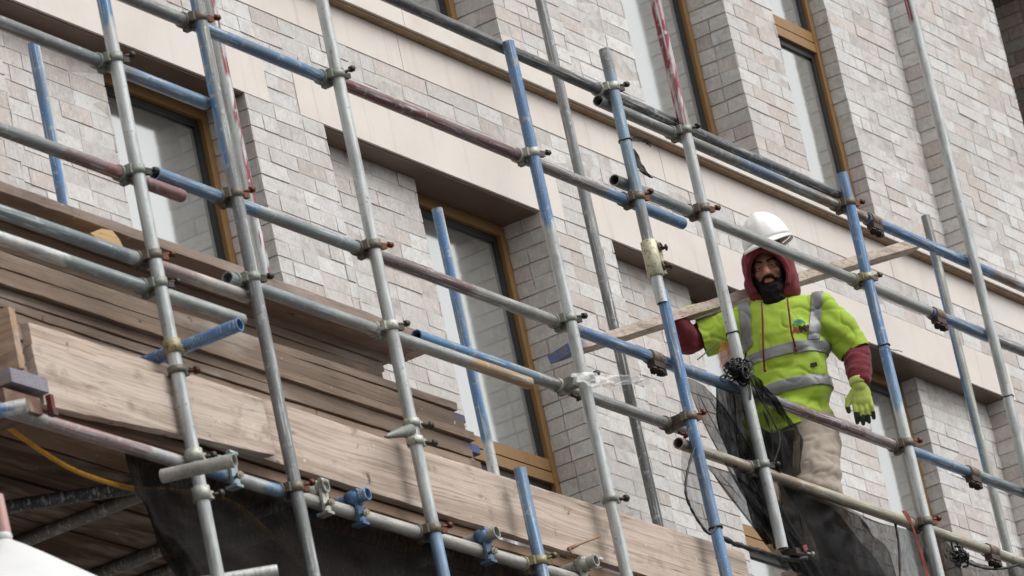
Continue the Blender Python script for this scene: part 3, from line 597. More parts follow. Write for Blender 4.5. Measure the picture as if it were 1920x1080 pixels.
# ------------------------------------------------------------------ nets
def cr(P_, t):
    n = len(P_)-1; u = t*n; i = min(int(u), n-1); f = u-i
    a, b_, c, d = P_[max(i-1,0)], P_[i], P_[i+1], P_[min(i+2,n)]
    return .5*((2*b_)+(c-a)*f+(2*a-5*b_+4*c-d)*f*f+(3*b_-a-3*c+d)*f**3)
def sheet(name, rows, material, label, amp=.02, nu=60, nv=40, cat='net', group='black debris netting', freq=(7,5), seed=0, fold=None):
    R = [[at(*p) for p in r] for r in rows]; mb = MB(); G = []
    for i in range(nv+1):
        v = i/nv; row = []
        for j in range(nu+1):
            u = j/nu; col = [cr(r, u) for r in R]; p = cr(col, v)
            k = noise.noise(Vector((u*freq[0], v*freq[1], seed)))+.5*noise.noise(Vector((u*freq[0]*2.7, v*freq[1]*2, seed+5)))
            e = min(1, 6*v)                                        # pinned along its top
            fo = amp*k*e + (fold[0]*math.sin(u*fold[1]+v*fold[2])*e if fold else 0)
            row.append(p+Vector((-.35,-.85,.12))*fo)
        G.append(row)
    mb.grid(G); return tag(mb.build(name, MT[material]), label, cat, group)
yn = -1.572
sheet('debris_net', [[(232,846,yn),(330,878,yn),(560,930,yn),(800,1003,yn),(1080,1086,yn)],
    [(252,925,yn+.02),(350,960,yn+.03),(580,1000,yn+.03),(820,1060,yn+.02),(1100,1130,yn)],
    [(292,1005,yn+.05),(380,1040,yn+.03),(600,1080,yn+.05),(830,1140,yn+.04),(1110,1200,yn+.02)],
    [(352,1120,yn+.06),(430,1140,yn+.06),(640,1200,yn+.06),(850,1260,yn+.04),(1130,1320,yn+.02)]], 'netdark', 'dense black debris net hanging under the lower rail at left', .03, 110, 50, freq=(9,3), fold=(.010,26,5))
# strands and sheets of the torn net at the right
y1 = -1.70
sheet('debris_net', [[(1390,700,-1.69),(1405,698,-1.70),(1420,708,-1.70),(1434,728,-1.70)],
    [(1402,760,-1.66),(1425,755,-1.67),(1448,765,-1.67),(1474,785,-1.66)],
    [(1420,830,-1.64),(1444,828,-1.65),(1474,824,-1.65),(1502,812,-1.64)],
    [(1438,900,-1.59),(1458,900,-1.59),(1480,898,-1.59),(1500,890,-1.59)]], 'net', 'torn black net hanging from the knot before the worker', .05, 50, 60, freq=(6,3), seed=3, fold=(.012,22,2))
sheet('debris_net', [[(1285,708,-1.62),(1300,712,-1.62),(1322,724,-1.62)],
    [(1310,775,-1.62),(1340,785,-1.62),(1375,790,-1.62)],
    [(1355,860,-1.62),(1390,868,-1.6),(1425,872,-1.6)],
    [(1410,950,-1.6),(1440,965,-1.6),(1480,970,-1.6)],
    [(1490,1070,-1.6),(1520,1085,-1.6),(1560,1100,-1.6)]], 'net', 'torn black net strip stretched from the blue pole to the lower right', .02, 40, 60, freq=(6,1.5), seed=9, fold=(.008,22,3))
sheet('debris_net', [[(1340,705,-1.60),(1362,712,-1.6),(1384,716,-1.6)],
    [(1345,800,-1.58),(1380,820,-1.58),(1412,836,-1.58)],
    [(1395,925,-1.58),(1425,935,-1.58),(1450,940,-1.58)],
    [(1440,1020,-1.58),(1465,1030,-1.58),(1500,1040,-1.58)]], 'netdark', 'twisted dark net rope running down beside the red topped pole', .035, 30, 50, freq=(5,4), seed=12, fold=(.014,14,5))
yb = -1.585
sheet('debris_net', [[(1456,900,-1.57),(1510,922,-1.57),(1560,944,-1.57),(1610,966,-1.57)],[(1470,960,-1.57),(1525,975,-1.57),(1580,990,-1.57),(1640,1002,-1.57)],[(1490,1030,-1.56),(1545,1040,-1.56),(1605,1050,-1.56),(1670,1052,-1.56)],[(1505,1110,-1.56),(1570,1120,-1.56),(1640,1130,-1.56),(1700,1130,-1.56)]], 'net', 'second dark net layer hanging over the lower legs of the worker', .03, 90, 50, freq=(9,2.2), seed=71, fold=(.016,34,9))
sheet('debris_net', [[(1452,893,yb),(1540,925,yb),(1575,944,yb),(1640,976,yb),(1700,992,yb),(1742,1000,yb)],
    [(1462,945,yb),(1530,965,yb),(1590,985,yb),(1640,1005,yb),(1710,1020,yb),(1745,1040,yb)],
    [(1480,1000,yb+.02),(1540,1015,yb),(1590,1030,yb),(1650,1050,yb),(1725,1065,yb),(1760,1090,yb)],
    [(1500,1090,yb+.02),(1560,1110,yb),(1620,1130,yb),(1680,1140,yb),(1740,1150,yb),(1790,1160,yb)]], 'net', 'large black net sagging below the rusty tan rail', .03, 110, 60, freq=(9,2.4), seed=21, fold=(.014,40,11))
sheet('debris_net', [[(1462,902,-1.56),(1500,925,-1.56),(1535,940,-1.56),(1560,950,-1.56)],
    [(1500,965,-1.56),(1540,985,-1.56),(1575,1000,-1.56),(1600,1002,-1.56)],
    [(1530,1040,-1.56),(1572,1050,-1.56),(1610,1055,-1.56),(1650,1050,-1.56)],
    [(1550,1110,-1.56),(1590,1120,-1.56),(1640,1130,-1.56),(1690,1130,-1.56)]], 'net', 'bunched dark net in the middle of the sagging sheet', .03, 40, 30, freq=(5,2), seed=33, fold=(.012,16,3))
sheet('debris_net', [[(1322,872,-1.625),(1340,876,-1.625),(1368,884,-1.625)],[(1362,925,-1.62),(1395,938,-1.62),(1432,940,-1.62)],[(1412,985,-1.61),(1448,998,-1.61),(1492,1000,-1.61)],[(1470,1062,-1.6),(1505,1072,-1.6),(1545,1064,-1.6)]], 'net', 'triangular net sheet widening down to the foot of the red topped pole', .02, 40, 40, freq=(6,1.5), seed=51, fold=(.008,20,4))
sheet('debris_net', [[(1278,842,-1.63),(1292,838,-1.63),(1308,842,-1.63)],[(1280,900,-1.63),(1300,905,-1.63),(1322,905,-1.63)],[(1300,965,-1.63),(1325,972,-1.63),(1345,960,-1.63)],[(1335,1005,-1.63),(1345,1008,-1.63),(1352,1000,-1.63)]], 'netthin', 'thin see through net scrap behind the lower blue pole', .015, 30, 30, freq=(5,2), seed=57)
sheet('debris_net', [[(1740,988,-1.60),(1768,1010,-1.60),(1800,1040,-1.6),(1850,1060,-1.6),(1900,1062,-1.6),(1960,1040,-1.6)],
    [(1745,1040,-1.60),(1775,1055,-1.60),(1810,1072,-1.6),(1855,1085,-1.6),(1905,1090,-1.6),(1960,1080,-1.6)],
    [(1760,1110,-1.60),(1790,1120,-1.60),(1820,1130,-1.6),(1865,1140,-1.6),(1915,1150,-1.6),(1970,1150,-1.6)]], 'net', 'black net sagging at the lower right corner beyond the silver pole', .05, 60, 30, freq=(8,5), seed=41)
def strand(pts, r, label, material='black', cat='net strand', name='net_strand', flat=1):
    mb = MB(); c = px_curve(pts, 8); n = len(c)
    mb.tube(c, r, (.015,.015,.015), 8, rr=[r*(.6+.5*abs(math.sin(i*.9))) for i in range(n)])
    if r > .006:
        c2 = [p+Vector((.006*math.sin(i*1.1),0,.009*math.cos(i*1.3))) for i, p in enumerate(c)]; mb.tube(c2, r*.6, (.015,.015,.015), 7)
    return tag(mb.build(name, MT[material]), label, cat, 'torn strands of the black net')
sheet('debris_net', [[(1425,800,-1.60),(1450,812,-1.60),(1490,806,-1.60)],[(1432,850,-1.60),(1458,858,-1.60),(1484,850,-1.60)],[(1445,900,-1.60),(1468,905,-1.60),(1492,908,-1.60)]], 'netdark', 'dense dark net fold over the right thigh of the worker', .02, 24, 30, freq=(5,2), seed=63, fold=(.008,14,3))
strand([(1305,832,-1.66),(1290,880,-1.66),(1286,925,-1.66),(1302,965,-1.66),(1328,1000,-1.68),(1342,990,-1.69)], .006, 'black strand looping left of the blue pole')
strand([(1405,705,-1.73),(1425,745,-1.73),(1455,800,-1.73),(1462,830,-1.73),(1450,870,-1.7)], .0035, 'thin black strand hanging over the yellow shirt')
strand([(1345,1003,-1.64),(1380,1020,-1.64),(1430,1035,-1.64),(1480,1048,-1.64),(1512,1046,-1.64)], .011, 'black strand lying across the foot of the red topped pole')
strand([(1570,940,-1.59),(1610,955,-1.59),(1650,968,-1.59)], .003, 'white cord along the upper edge of the sagging net', 'white')
strand([(1678,978,-1.6),(1685,1020,-1.6),(1688,1090,-1.6)], .006, 'dark strand hanging from the tan rail left of the right pole')
strand([(1782,1035,-1.62),(1808,1052,-1.62),(1850,1066,-1.62),(1890,1064,-1.62),(1935,1048,-1.62)], .006, 'dark cord sagging along the corner net edge')
p = at(1797,1040,-1.62); mb = MB()
for q in range(26):
    c_ = p+Vector((random.gauss(0,.018),random.gauss(0,.012),random.gauss(-.01,.026))); d = Vector((random.uniform(-1,1),random.uniform(-.5,.5),random.uniform(-1,1))).normalized(); pts = []
    for t in range(7): pts.append(c_.copy()); d = (d+Vector((random.uniform(-.9,.9),random.uniform(-.9,.9),random.uniform(-.9,.9)))*.8-(c_-p)*12).normalized(); c_ = c_+d*.012
    mb.tube(pts, .005, (.02,.02,.02), 6)
tag(mb.build('net_bundle', MT['black']), 'small black knot of netting near the lower right corner', 'net bundle', 'knots of the black net')
# the knot on the red topped pole
mb = MB(); x, Y, _ = POLE['S6']; zc = at(1383,692,YS).z; kc = at(1384,692,YS-.02)
for q in range(46):
    p0 = Vector((random.gauss(0,.032), random.gauss(0,.022), random.gauss(0,.022))); pts = []
    d = Vector((random.uniform(-1,1),random.uniform(-.6,.6),random.uniform(-.7,.7))).normalized()
    for t in range(9):
        pts.append(kc+Vector((p0.x*1.25,p0.y,p0.z))); d = (d+Vector((random.uniform(-.8,.8),random.uniform(-.8,.8),random.uniform(-.8,.8)))*.7-p0*9).normalized(); p0 = p0+d*.014
    mb.tube(pts, .0042, (.02,.02,.02), 6, rr=[random.uniform(.002,.0055) for _ in pts])
for q in range(44): mb.sphere(kc+Vector((random.gauss(0,.034),random.gauss(0,.018),random.gauss(0,.018))), (random.uniform(.012,.022),random.uniform(.008,.016),random.uniform(.007,.012)), (.02,.02,.02), 8, 6)
tag(mb.build('net_bundle', MT['black']), 'thick black net knot tied round the red topped pole before the worker', 'net bundle', 'knots of the black net')
# red clip at the foot of that pole
p = at(1495,1036,-1.66); mb = MB(); mb.obox(p, Vector((.05,0,.004)), Vector((0,.02,0)), Vector((0,0,.012)), lin(60,56,54)); mb.obox(p+Vector((.02,-.02,.014)), Vector((.02,0,.006)), Vector((0,.012,0)), Vector((-.004,0,.011)), lin(124,58,50)); bolt(mb, p+Vector((.035,-.02,-.004)), (.8,-.5,-.2), .04, .006, lin(150,142,134))
tag(mb.build('base_clamp', MT['cast']), 'red and grey clamp at the foot of the red topped pole', 'clamp')
# orange strap at the right pole
sheet('orange_strap', [[(1690,958,-1.70),(1695,957,-1.70),(1701,960,-1.70)],[(1709,990,-1.705),(1711,990,-1.705),(1715,991,-1.705)],[(1724,1040,-1.70),(1727,1040,-1.70),(1730,1040,-1.70)],[(1742,1100,-1.70),(1746,1100,-1.70),(1750,1100,-1.70)]], 'orange', 'orange red strap hanging down the blue topped right pole', .01, 8, 30, 'strap', None)
# orange film and plastic wrap scraps
sheet('orange_film', [[(1352,638,-1.62),(1360,636,-1.62),(1368,640,-1.62)],[(1348,662,-1.62),(1360,660,-1.63),(1370,664,-1.62)],[(1352,690,-1.62),(1362,690,-1.62),(1374,692,-1.62)]], 'orangefilm', 'scrap of orange film beside the black net knot', .02, 14, 16, 'film scrap', None)
strand([(1346,642,-1.64),(1330,655,-1.66),(1316,668,-1.68),(1308,674,-1.68)], .003, 'loose wire end sticking out left of the orange film')
sheet('plastic_wrap', [[(1072,700,-1.70),(1110,698,-1.70),(1160,704,-1.68),(1205,706,-1.66)],[(1070,712,-1.72),(1112,712,-1.72),(1158,714,-1.69),(1208,712,-1.66)],[(1078,724,-1.70),(1112,728,-1.71),(1150,724,-1.68),(1196,718,-1.66)]], 'film', 'clear white plastic wrap scrap blowing from the centre pole coupler', .03, 40, 16, 'plastic scrap', None, freq=(8,3))
sheet('net_scrap', [[(1184,258,-1.63),(1200,256,-1.63),(1222,268,-1.63)],[(1186,266,-1.63),(1204,266,-1.63),(1220,276,-1.63)]], 'net', 'small black net scrap at the tie of the grey blue pole', .012, 20, 8, 'net', 'black debris netting')
sheet('net_scrap', [[(1186,278,-1.64),(1190,280,-1.64),(1194,286,-1.64)],[(1190,305,-1.64),(1197,306,-1.64),(1205,308,-1.64)],[(1202,322,-1.64),(1210,326,-1.64),(1216,326,-1.64)],[(1220,332,-1.64),(1222,333,-1.64),(1224,334,-1.64)]], 'netdark', 'torn black net shred pointing down beside the grey blue pole', .01, 14, 20, 'net', 'black debris netting')
# ------------------------------------------------------------------ the worker
VN = Vector((-math.sin(YAW), -math.cos(YAW), 0)); UN = Vector((math.cos(YAW), -math.sin(YAW), 0)); ZN = Vector((0,0,1))
P0 = at(1500, 800, -.97)
def M(px, py, v=0):
    "point on the upright plane through the worker that faces the viewer's side, v metres towards it"
    d = ray(px, py); q = P0+VN*v; t = (q-CAM).dot(VN)/d.dot(VN); return CAM+d*t
PXM = 1/423.0
def vec_ease(a, b_, t): return a.lerp(b_, t)
def organic(parts, voxel, smooth=8, fac=.5):
    "one continuous surface grown round chains of ellipsoids / tapered limbs"
    mb = MB()
    for prt in parts:
        if prt[0] == 's': mb.sphere(prt[1], prt[2], nu=24, nv=16, axes=(prt[3] if len(prt) > 3 else (UN, VN, ZN)))
        else:
            _, pts, rs = prt
            for i in range(len(pts)-1):
                a, b_ = Vector(pts[i]), Vector(pts[i+1]); ra, rb = rs[i], rs[i+1]; n = max(2, int((b_-a).length/(.35*min(ra if not isinstance(ra,tuple) else min(ra), rb if not isinstance(rb,tuple) else min(rb)))))
                for k_ in range(n+1):
                    t = k_/n
                    rr = tuple(x+(y-x)*t for x, y in zip(ra, rb)) if isinstance(ra, tuple) else (ra+(rb-ra)*t,)*3
                    mb.sphere(a.lerp(b_, t), rr, nu=18, nv=12, axes=(UN, VN, ZN))
    me = bpy.data.meshes.new('tmp'); me.from_pydata(mb.v, [], mb.f); me.update()
    ob = bpy.data.objects.new('tmp', me); COL.objects.link(ob)
    r = ob.modifiers.new('r', 'REMESH'); r.mode = 'VOXEL'; r.voxel_size = voxel
    sm_ = ob.modifiers.new('s', 'SMOOTH'); sm_.factor = fac; sm_.iterations = smooth
    dg = bpy.context.evaluated_depsgraph_get(); ev = ob.evaluated_get(dg); m2 = bpy.data.meshes.new_from_object(ev)
    bpy.data.objects.remove(ob); bpy.data.meshes.remove(me); return m2
def to_bm(me): bm = bmesh.new(); bm.from_mesh(me); bpy.data.meshes.remove(me); bm.normal_update(); return bm
def cut(bm, co_, no, centre=None, rad=None):
    "cut off the side the normal points to (only near a joint if a centre is given)"
    fs = [f for f in bm.faces if centre is None or (f.calc_center_median()-centre).length < rad]
    es = {e for f in fs for e in f.edges}; vs = {v for f in fs for v in f.verts}
    bmesh.ops.bisect_plane(bm, geom=list(vs)+list(es)+fs, plane_co=co_, plane_no=no, clear_outer=True, dist=1e-5)
def put(bm, name, material, parent, colf=None, loc=None, smooth=True):
    loc = loc if loc is not None else wloc(parent)
    me = bpy.data.meshes.new(name)
    if colf:
        cols = [colf(v) for v in bm.verts]
    bmesh.ops.translate(bm, verts=bm.verts, vec=-loc); bm.to_mesh(me); bm.free()
    if colf:
        a = me.color_attributes.new('Col', 'FLOAT_COLOR', 'POINT'); a.data.foreach_set('color', [x for c in cols for x in (*c, 1)])
    me.polygons.foreach_set('use_smooth', [smooth]*len(me.polygons)); me.materials.append(material)
    ob = bpy.data.objects.new(name, me); COL.objects.link(ob); WL[ob.name] = loc
    if parent is not None: ob.parent = parent
    else: ob.location = loc
    return ob
SKIN = lin(140,98,80)
MT['skin'] = mat('skin', rough=.6, attr='Col', bump=((220,220,220), 3, .25, .001), noises=((60, 3, .45, .7, lin(120,72,60), .45), (200, 3, .55, .7, lin(90,60,50), .4))); 
MT['cloth_y'] = mat('yellow_cloth', lin(160,186,60), .9, sheen=.1, noises=(((9, 9, 7), 4, .45, .75, lin(148,180,44), .55),), bump=((300,300,300), 2, .15, .002))
MT['reflect'] = mat('reflective_band', lin(134,134,136), .45, .2, noises=((300, 2, .5, .7, lin(100,100,104), .5),))
MT['maroon'] = mat('maroon_cloth', lin(112,29,40), .95, sheen=.1, noises=((40, 4, .45, .75, lin(62,14,22), .6),), bump=((200,200,200), 2, .2, .002))
MT['trouser'] = mat('trouser_cloth', lin(164,152,139), .9, noises=(((12, 12, 8), 4, .45, .75, lin(128,112,98), .6), ((30, 30, 30), 4, .66, .74, lin(96,84,74), .6)), bump=((250,250,250), 2, .2, .002))
MT['glove'] = mat('glove', rough=.8, attr='Col', noises=((70, 3, .55, .75, lin(120,140,60), .35),), bump=((260,260,260), 2, .25, .002))
MT['hair'] = mat('hair', (.008,.006,.005), .75, spec=.2, bump=((160,160,60), 3, .6, .004))
MT['helmet'] = mat('helmet_shell', (.80,.80,.79), .28, spec=.5, noises=((9, 4, .55, .75, (.66,.65,.63), .4),))
MT['boot'] = mat('boot', (.018,.016,.015), .6)
MT['ink_red'] = mat('print_red', lin(140,34,40), .8); MT['ink_dark'] = mat('print_dark', lin(62,44,48), .8); MT['ink_teal'] = mat('print_teal', lin(62,142,124), .9)
FZ = 8.60
# joints
neck = M(1452,556,-.02); hd = M(1441,506,.03)
shR, shL = M(1370,607,0), M(1538,582,-.01)
elR, wrR = M(1290,640,.06), M(1266,600,.20)
elL, wrL = M(1606,662,.0), M(1613,716,.13)
hipR, hipL = M(1462,812,0), M(1522,806,.0)
knR = M(1478,985,.02); anR = M(1545,1165,-.14); knL = M(1540,918,.24); anL = M(1592,1112,.16)
anR.z = FZ+.10; anL.z = FZ+.10
# the body: one continuous figure under the clothes
HU = (UN*.98+VN*.16).normalized(); HV = HU.cross(ZN)*-1
if HV.dot(VN) < 0: HV = -HV
HT = Matrix.Rotation(math.radians(9), 3, HU)               # the head is pitched a little
HZ = (HT @ ZN); HV = (HT @ HV)
if HV.z > 0:
    HT = Matrix.Rotation(math.radians(-9), 3, HU); HZ = HT @ ZN; HV = HT @ (HT @ HV)
def H(u, v, z): return hd+HU*u+HV*v+HZ*z                     # head frame: u right in the picture, v out of the face, z up
ax = (HU, HV, HZ)
parts = [('s', H(0,-.015,.035), (.076,.095,.095), ax), ('s', H(0,.012,-.035), (.062,.075,.075), ax), ('s', H(0,.03,-.088), (.042,.048,.032), ax),
    ('s', H(-.036,.058,-.022), (.024,.020,.020), ax), ('s', H(.036,.058,-.022), (.024,.020,.020), ax), ('s', H(0,.070,.030), (.055,.018,.014), ax),
    ('c', [H(0,.080,.018), H(0,.098,-.014), H(0,.104,-.026)], [.009,.013,.0145]), ('s', H(-.013,.092,-.028), (.009,.010,.008), ax), ('s', H(.013,.092,-.028), (.009,.010,.008), ax),
    ('s', H(0,.078,-.062), (.025,.016,.012), ax), ('s', H(-.078,-.01,-.005), (.010,.02,.03), ax), ('s', H(.078,-.01,-.005), (.010,.02,.03), ax),
    ('c', [H(0,-.02,-.06), neck-ZN*.05], [.056,.062]),
    ('c', [shR, neck-ZN*.08, shL], [.055,.07,.055]), ('c', [M(1462,610), M(1478,720), M(1490,800)], [(.15,.10,.1), (.14,.10,.1), (.15,.10,.1)]),
    ('c', [shR, elR, wrR], [.04,.036,.028]), ('c', [shL, elL, wrL], [.04,.036,.028]),
    ('c', [hipR, knR, anR], [.085,.06,.042]), ('c', [hipL, knL, anL], [.085,.06,.042])]
me = organic(parts, .0062, 3); bm = to_bm(me)
def skincol(v):
    p = v.co-hd; u_, v_, z_ = p.dot(HU), p.dot(HV), p.dot(HZ)
    c = Vector(SKIN)
    if v_ > .05 and abs(z_+.064) < .011 and abs(u_) < .026: c = Vector(lin(150,84,78))
    if v_ > .085 and abs(u_) < .02 and z_ < -.0: c = Vector(lin(190,132,110))
    return tuple(c)
body = put(bm, 'person', MT['skin'], None, skincol, loc=Vector((P0.x, P0.y, FZ)))
tag(body, 'bearded worker in white helmet, maroon hood and yellow shirt carrying a plank', 'person')
# eyes and brows
for s_ in (-1, 1):
    e = MB(); c = H(.031*s_,.066,.006); e.sphere(c, .0118, lin(150,138,128), 14, 10); e.build('eye', MT['skin'], body)
    e = MB(); e.sphere(c+HV*.0070-HZ*.001, .0066, lin(34,22,16), 10, 8); e.build('iris', MT['skin'], body)
    e = MB(); e.sphere(c+HZ*.0055+HV*.0005, (.0165,.0135,.0100), SKIN, 14, 10, ax); e.sphere(c-HZ*.0095-HV*.001, (.0160,.0125,.0065), SKIN, 14, 10, ax); e.build('eyelid', MT['skin'], body)
    e = MB(); e.tube([H(.012*s_,.088,.026), H(.032*s_,.086,.033), H(.052*s_,.070,.028)], .0055, n=8); e.build('eyebrow', MT['hair'], body)
# beard and moustache
bp = [('s', H(0,.042,-.108), (.068,.064,.050), ax), ('s', H(0,.055,-.145), (.055,.048,.044), ax), ('s', H(-.055,.015,-.06), (.020,.040,.055), ax), ('s', H(.055,.015,-.06), (.020,.040,.055), ax),
    ('s', H(-.040,.058,-.078), (.018,.02,.026), ax), ('s', H(.040,.058,-.078), (.018,.02,.026), ax), ('c', [H(-.040,.066,-.066), H(-.02,.092,-.047), H(0,.098,-.043), H(.02,.092,-.047), H(.040,.066,-.066)], [.007,.008,.007,.008,.007]),
    ('c', [H(-.02,.084,-.090), H(.02,.084,-.090)], [.016,.016])]
bm = to_bm(organic(bp, .0055, 3))
for v in bm.verts: v.co += v.normal*(.004*noise.noise(v.co*70)+.005*noise.noise(v.co*30))
put(bm, 'beard', MT['hair'], body)
# hood of the maroon top: shell with a face opening and a rolled rim
def hoodmesh():
    hp = [('s', H(0,-.015,.020), (.120,.138,.132), ax), ('s', H(0,-.01,-.06), (.128,.125,.12), ax), ('c', [H(-.062,-.005,-.120), H(0,-.06,-.135), H(.068,-.005,-.118)], [.056,.070,.056])]
    bm = to_bm(organic(hp, .0085, 6))
    dl = []
    for f in bm.faces:
        p = f.calc_center_median()-hd; u_, v_, z_ = p.dot(HU), p.dot(HV), p.dot(HZ)
        if v_ > .030 and (u_/.086)**2+((z_+.040)/.110)**2 < 1: dl.append(f)
        elif v_ > .03 and z_ < -.10 and abs(u_) < .035: dl.append(f)
    bmesh.ops.delete(bm, geom=dl, context='FACES')
    for v in bm.verts:
        if v.is_boundary: pass
    for _ in range(4): bmesh.ops.smooth_vert(bm, verts=[v for v in bm.verts if v.is_boundary], factor=.5, use_axis_x=True, use_axis_y=True, use_axis_z=True)
    for v in bm.verts: v.co += v.normal*(.008*noise.noise(v.co*12)+.003*noise.noise(v.co*35))
    return bm
hood = put(hoodmesh(), 'hood', MT['maroon'], body)
sm_ = hood.modifiers.new('thickness', 'SOLIDIFY'); sm_.thickness = .012; sm_.offset = -1
rim = MB(); rp = []
for i in range(37):
    an = math.radians(-125+i*250/36)+math.pi/2
    rp.append(H(.090*math.cos(an), .112-.055*math.cos(an)**2, -.036+.112*math.sin(an)))
rim.tube(rp, .0125, n=10); rim.build('hood_rim', MT['maroon'], hood)
# drawstrings
for pts in ([(1428,566,.16),(1430,600,.185),(1431,650,.18),(1433,690,.17)], [(1476,560,.15),(1480,590,.17),(1484,625,.175),(1492,652,.165)]):
    dmb = MB(); c = [M(*p) for p in pts]; dmb.tube(c, .0045, n=8); dmb.tube([c[-1], c[-1]-ZN*.018], .006, n=8); dmb.build('drawstring', MT['maroon'], body)
# helmet
hc = H(.024,-.02,.122); tilt = Matrix.Rotation(math.radians(9), 3, HV) 
KU, KV, KZ = tilt @ HU, tilt @ HV, tilt @ HZ
if (KU.z) < HU.z: 
    tilt = Matrix.Rotation(math.radians(-9), 3, HV); KU, KV, KZ = tilt @ HU, tilt @ HV, tilt @ HZ
hm = MB(); rows = []
for i in range(19):
    th = (pi/2)*i/18*1.0; r = []
    for j in range(48):
        an = 2*pi*j/48; cu, cv = math.cos(an), math.sin(an)
        ridge = 1+.035*math.exp(-((cu*math.sin(th))/.13)**2)*(math.cos(th) > .15)*min(1, math.cos(th)*2)+.012*math.exp(-((abs(cu*math.sin(th))-.38)/.08)**2)*min(1, math.cos(th)*1.5)
        r.append(hc+(KU*(.112*math.sin(th)*cu)+KV*(.138*math.sin(th)*cv)+KZ*(.148*math.cos(th)))*ridge)
    r.append(r[0]); rows.append(r)
hm.grid(rows); hel = hm.build('helmet', MT['helmet'], body); sm_ = hel.modifiers.new('thickness', 'SOLIDIFY'); sm_.thickness = .004; sm_.offset = -1
br = MB(); rows = []
for i in range(5):
    t = i/4; r = []
    for j in range(49):
        an = 2*pi*j/48; cu, cv = math.cos(an), math.sin(an); pk = max(0, cv)**2.0
        w_ = (.010+.048*pk)*t
        r.append(hc+KU*((.112+w_*.6)*cu)+KV*((.138+w_)*cv)+KZ*(-.004-.012*t-.022*pk*t*t))
    rows.append(r)
br.grid(rows); brm = br.build('helmet_brim', MT['helmet'], hel); sm_ = brm.modifiers.new('thickness', 'SOLIDIFY'); sm_.thickness = .006; sm_.offset = 0
# trousers
tp = [('c', [M(1478,770), M(1492,812)], [(.165,.125,.09), (.175,.13,.09)]), ('c', [hipR, knR, anR+ZN*.05], [.105,.088,.075]), ('c', [hipL+UN*.012, knL, anL+ZN*.05], [.115,.094,.078])]
bm = to_bm(organic(tp, .009, 6))
for v in bm.verts:
    p = v.co; d = (p-knL).length
    r_ = abs(noise.noise(Vector((p.dot(UN)*5+p.z*9, p.z*9-p.dot(UN)*9, 1.5)))); v.co -= v.normal*(.007*max(0, 1-r_/.12))
    v.co += v.normal*(.009*noise.noise(Vector((p.dot(UN)*6+p.z*5, p.z*20-p.dot(UN)*8, p.dot(VN)*7)))+.007*noise.noise(p*22)+(.012*math.sin(p.z*62+p.dot(UN)*40+3*noise.noise(p*5))*max(0, 1-d/.18)))
put(bm, 'trousers', MT['trouser'], body)
for an_, kn_ in ((anR, knR), (anL, knL)):
    f = (VN*.9-UN*.15).normalized(); bp = [('c', [an_+ZN*.06, an_-ZN*.02], [.055,.058]), ('c', [an_-ZN*.045-f*.05, an_-ZN*.05+f*.15], [.05,.046])]
    put(to_bm(organic(bp, .01, 4)), 'boot', MT['boot'], body)
# yellow shirt
sp = [('c', [shR+VN*.0-ZN*.02+UN*.02, M(1455,575,-.02), shL-ZN*.02-UN*.02], [(.085,.085,.085), (.085,.10,.07), (.088,.085,.085)]),
    ('c', [M(1462,592), M(1470,640,.01), M(1476,720,.015), M(1480,790,.01)], [(.16,.115,.07), (.195,.142,.08), (.198,.150,.09), (.205,.152,.08)]),
    ('c', [shR-ZN*.01, M(1320,636,.02)], [.086,.086]), ('c', [M(1320,636,.02), elR+(elR-shR)*.15], [.086,.084]),
    ('c', [shL-ZN*.01, M(1576,622,.0), elL], [.088,.086,.074]), ('s', M(1480,815,.0), (.205,.15,.05))]
bm = to_bm(organic(sp, .0078, 7))
dR = (M(1305,624)-M(1372,600)).normalized(); cut(bm, M(1314,634), dR, M(1286,650), .16)
dL = (M(1600,668)-M(1560,600)).normalized(); cut(bm, M(1597,664), dL, M(1612,685), .15)
hz0 = M(1480,817); cut(bm, hz0, (-ZN+UN*.18).normalized(), M(1480,850), .45)
# neck hole
dl = [f for f in bm.faces if (f.calc_center_median()-(neck+ZN*.03)).length < .088]; bmesh.ops.delete(bm, geom=dl, context='FACES')
axl = M(1540,640)
for v in bm.verts:
    p = v.co; u_, z_ = (p-P0).dot(UN), (p-P0).z
    fold = .009*noise.noise(Vector((u_*5+z_*6, z_*12-u_*9, 2.2)))+.006*noise.noise(Vector((u_*16, z_*20, p.dot(VN)*10)))
    r_ = abs(noise.noise(Vector((u_*3.5+z_*7, z_*6-u_*8, 5.5)))); fold -= .007*max(0, 1-r_/.10)
    r_ = abs(noise.noise(Vector((u_*9-z_*5, z_*10+u_*6, 8.5)))); fold -= .004*max(0, 1-r_/.14)
    d = (p-axl).length; fold += .011*math.sin((u_*1.0+z_*.9)*55+2*noise.noise(p*6))*max(0, 1-d/.24)
    dw = max(0, 1-abs(p.z-(hz0.z+.10))/.12); fold += .012*dw*math.sin(z_*48+u_*14+3*noise.noise(p*5))
    v.co += v.normal*fold
shirtbm = bm.copy()
shirt = put(bm, 'shirt', MT['cloth_y'], body); sm_ = shirt.modifiers.new('thickness', 'SOLIDIFY'); sm_.thickness = .004; sm_.offset = -1
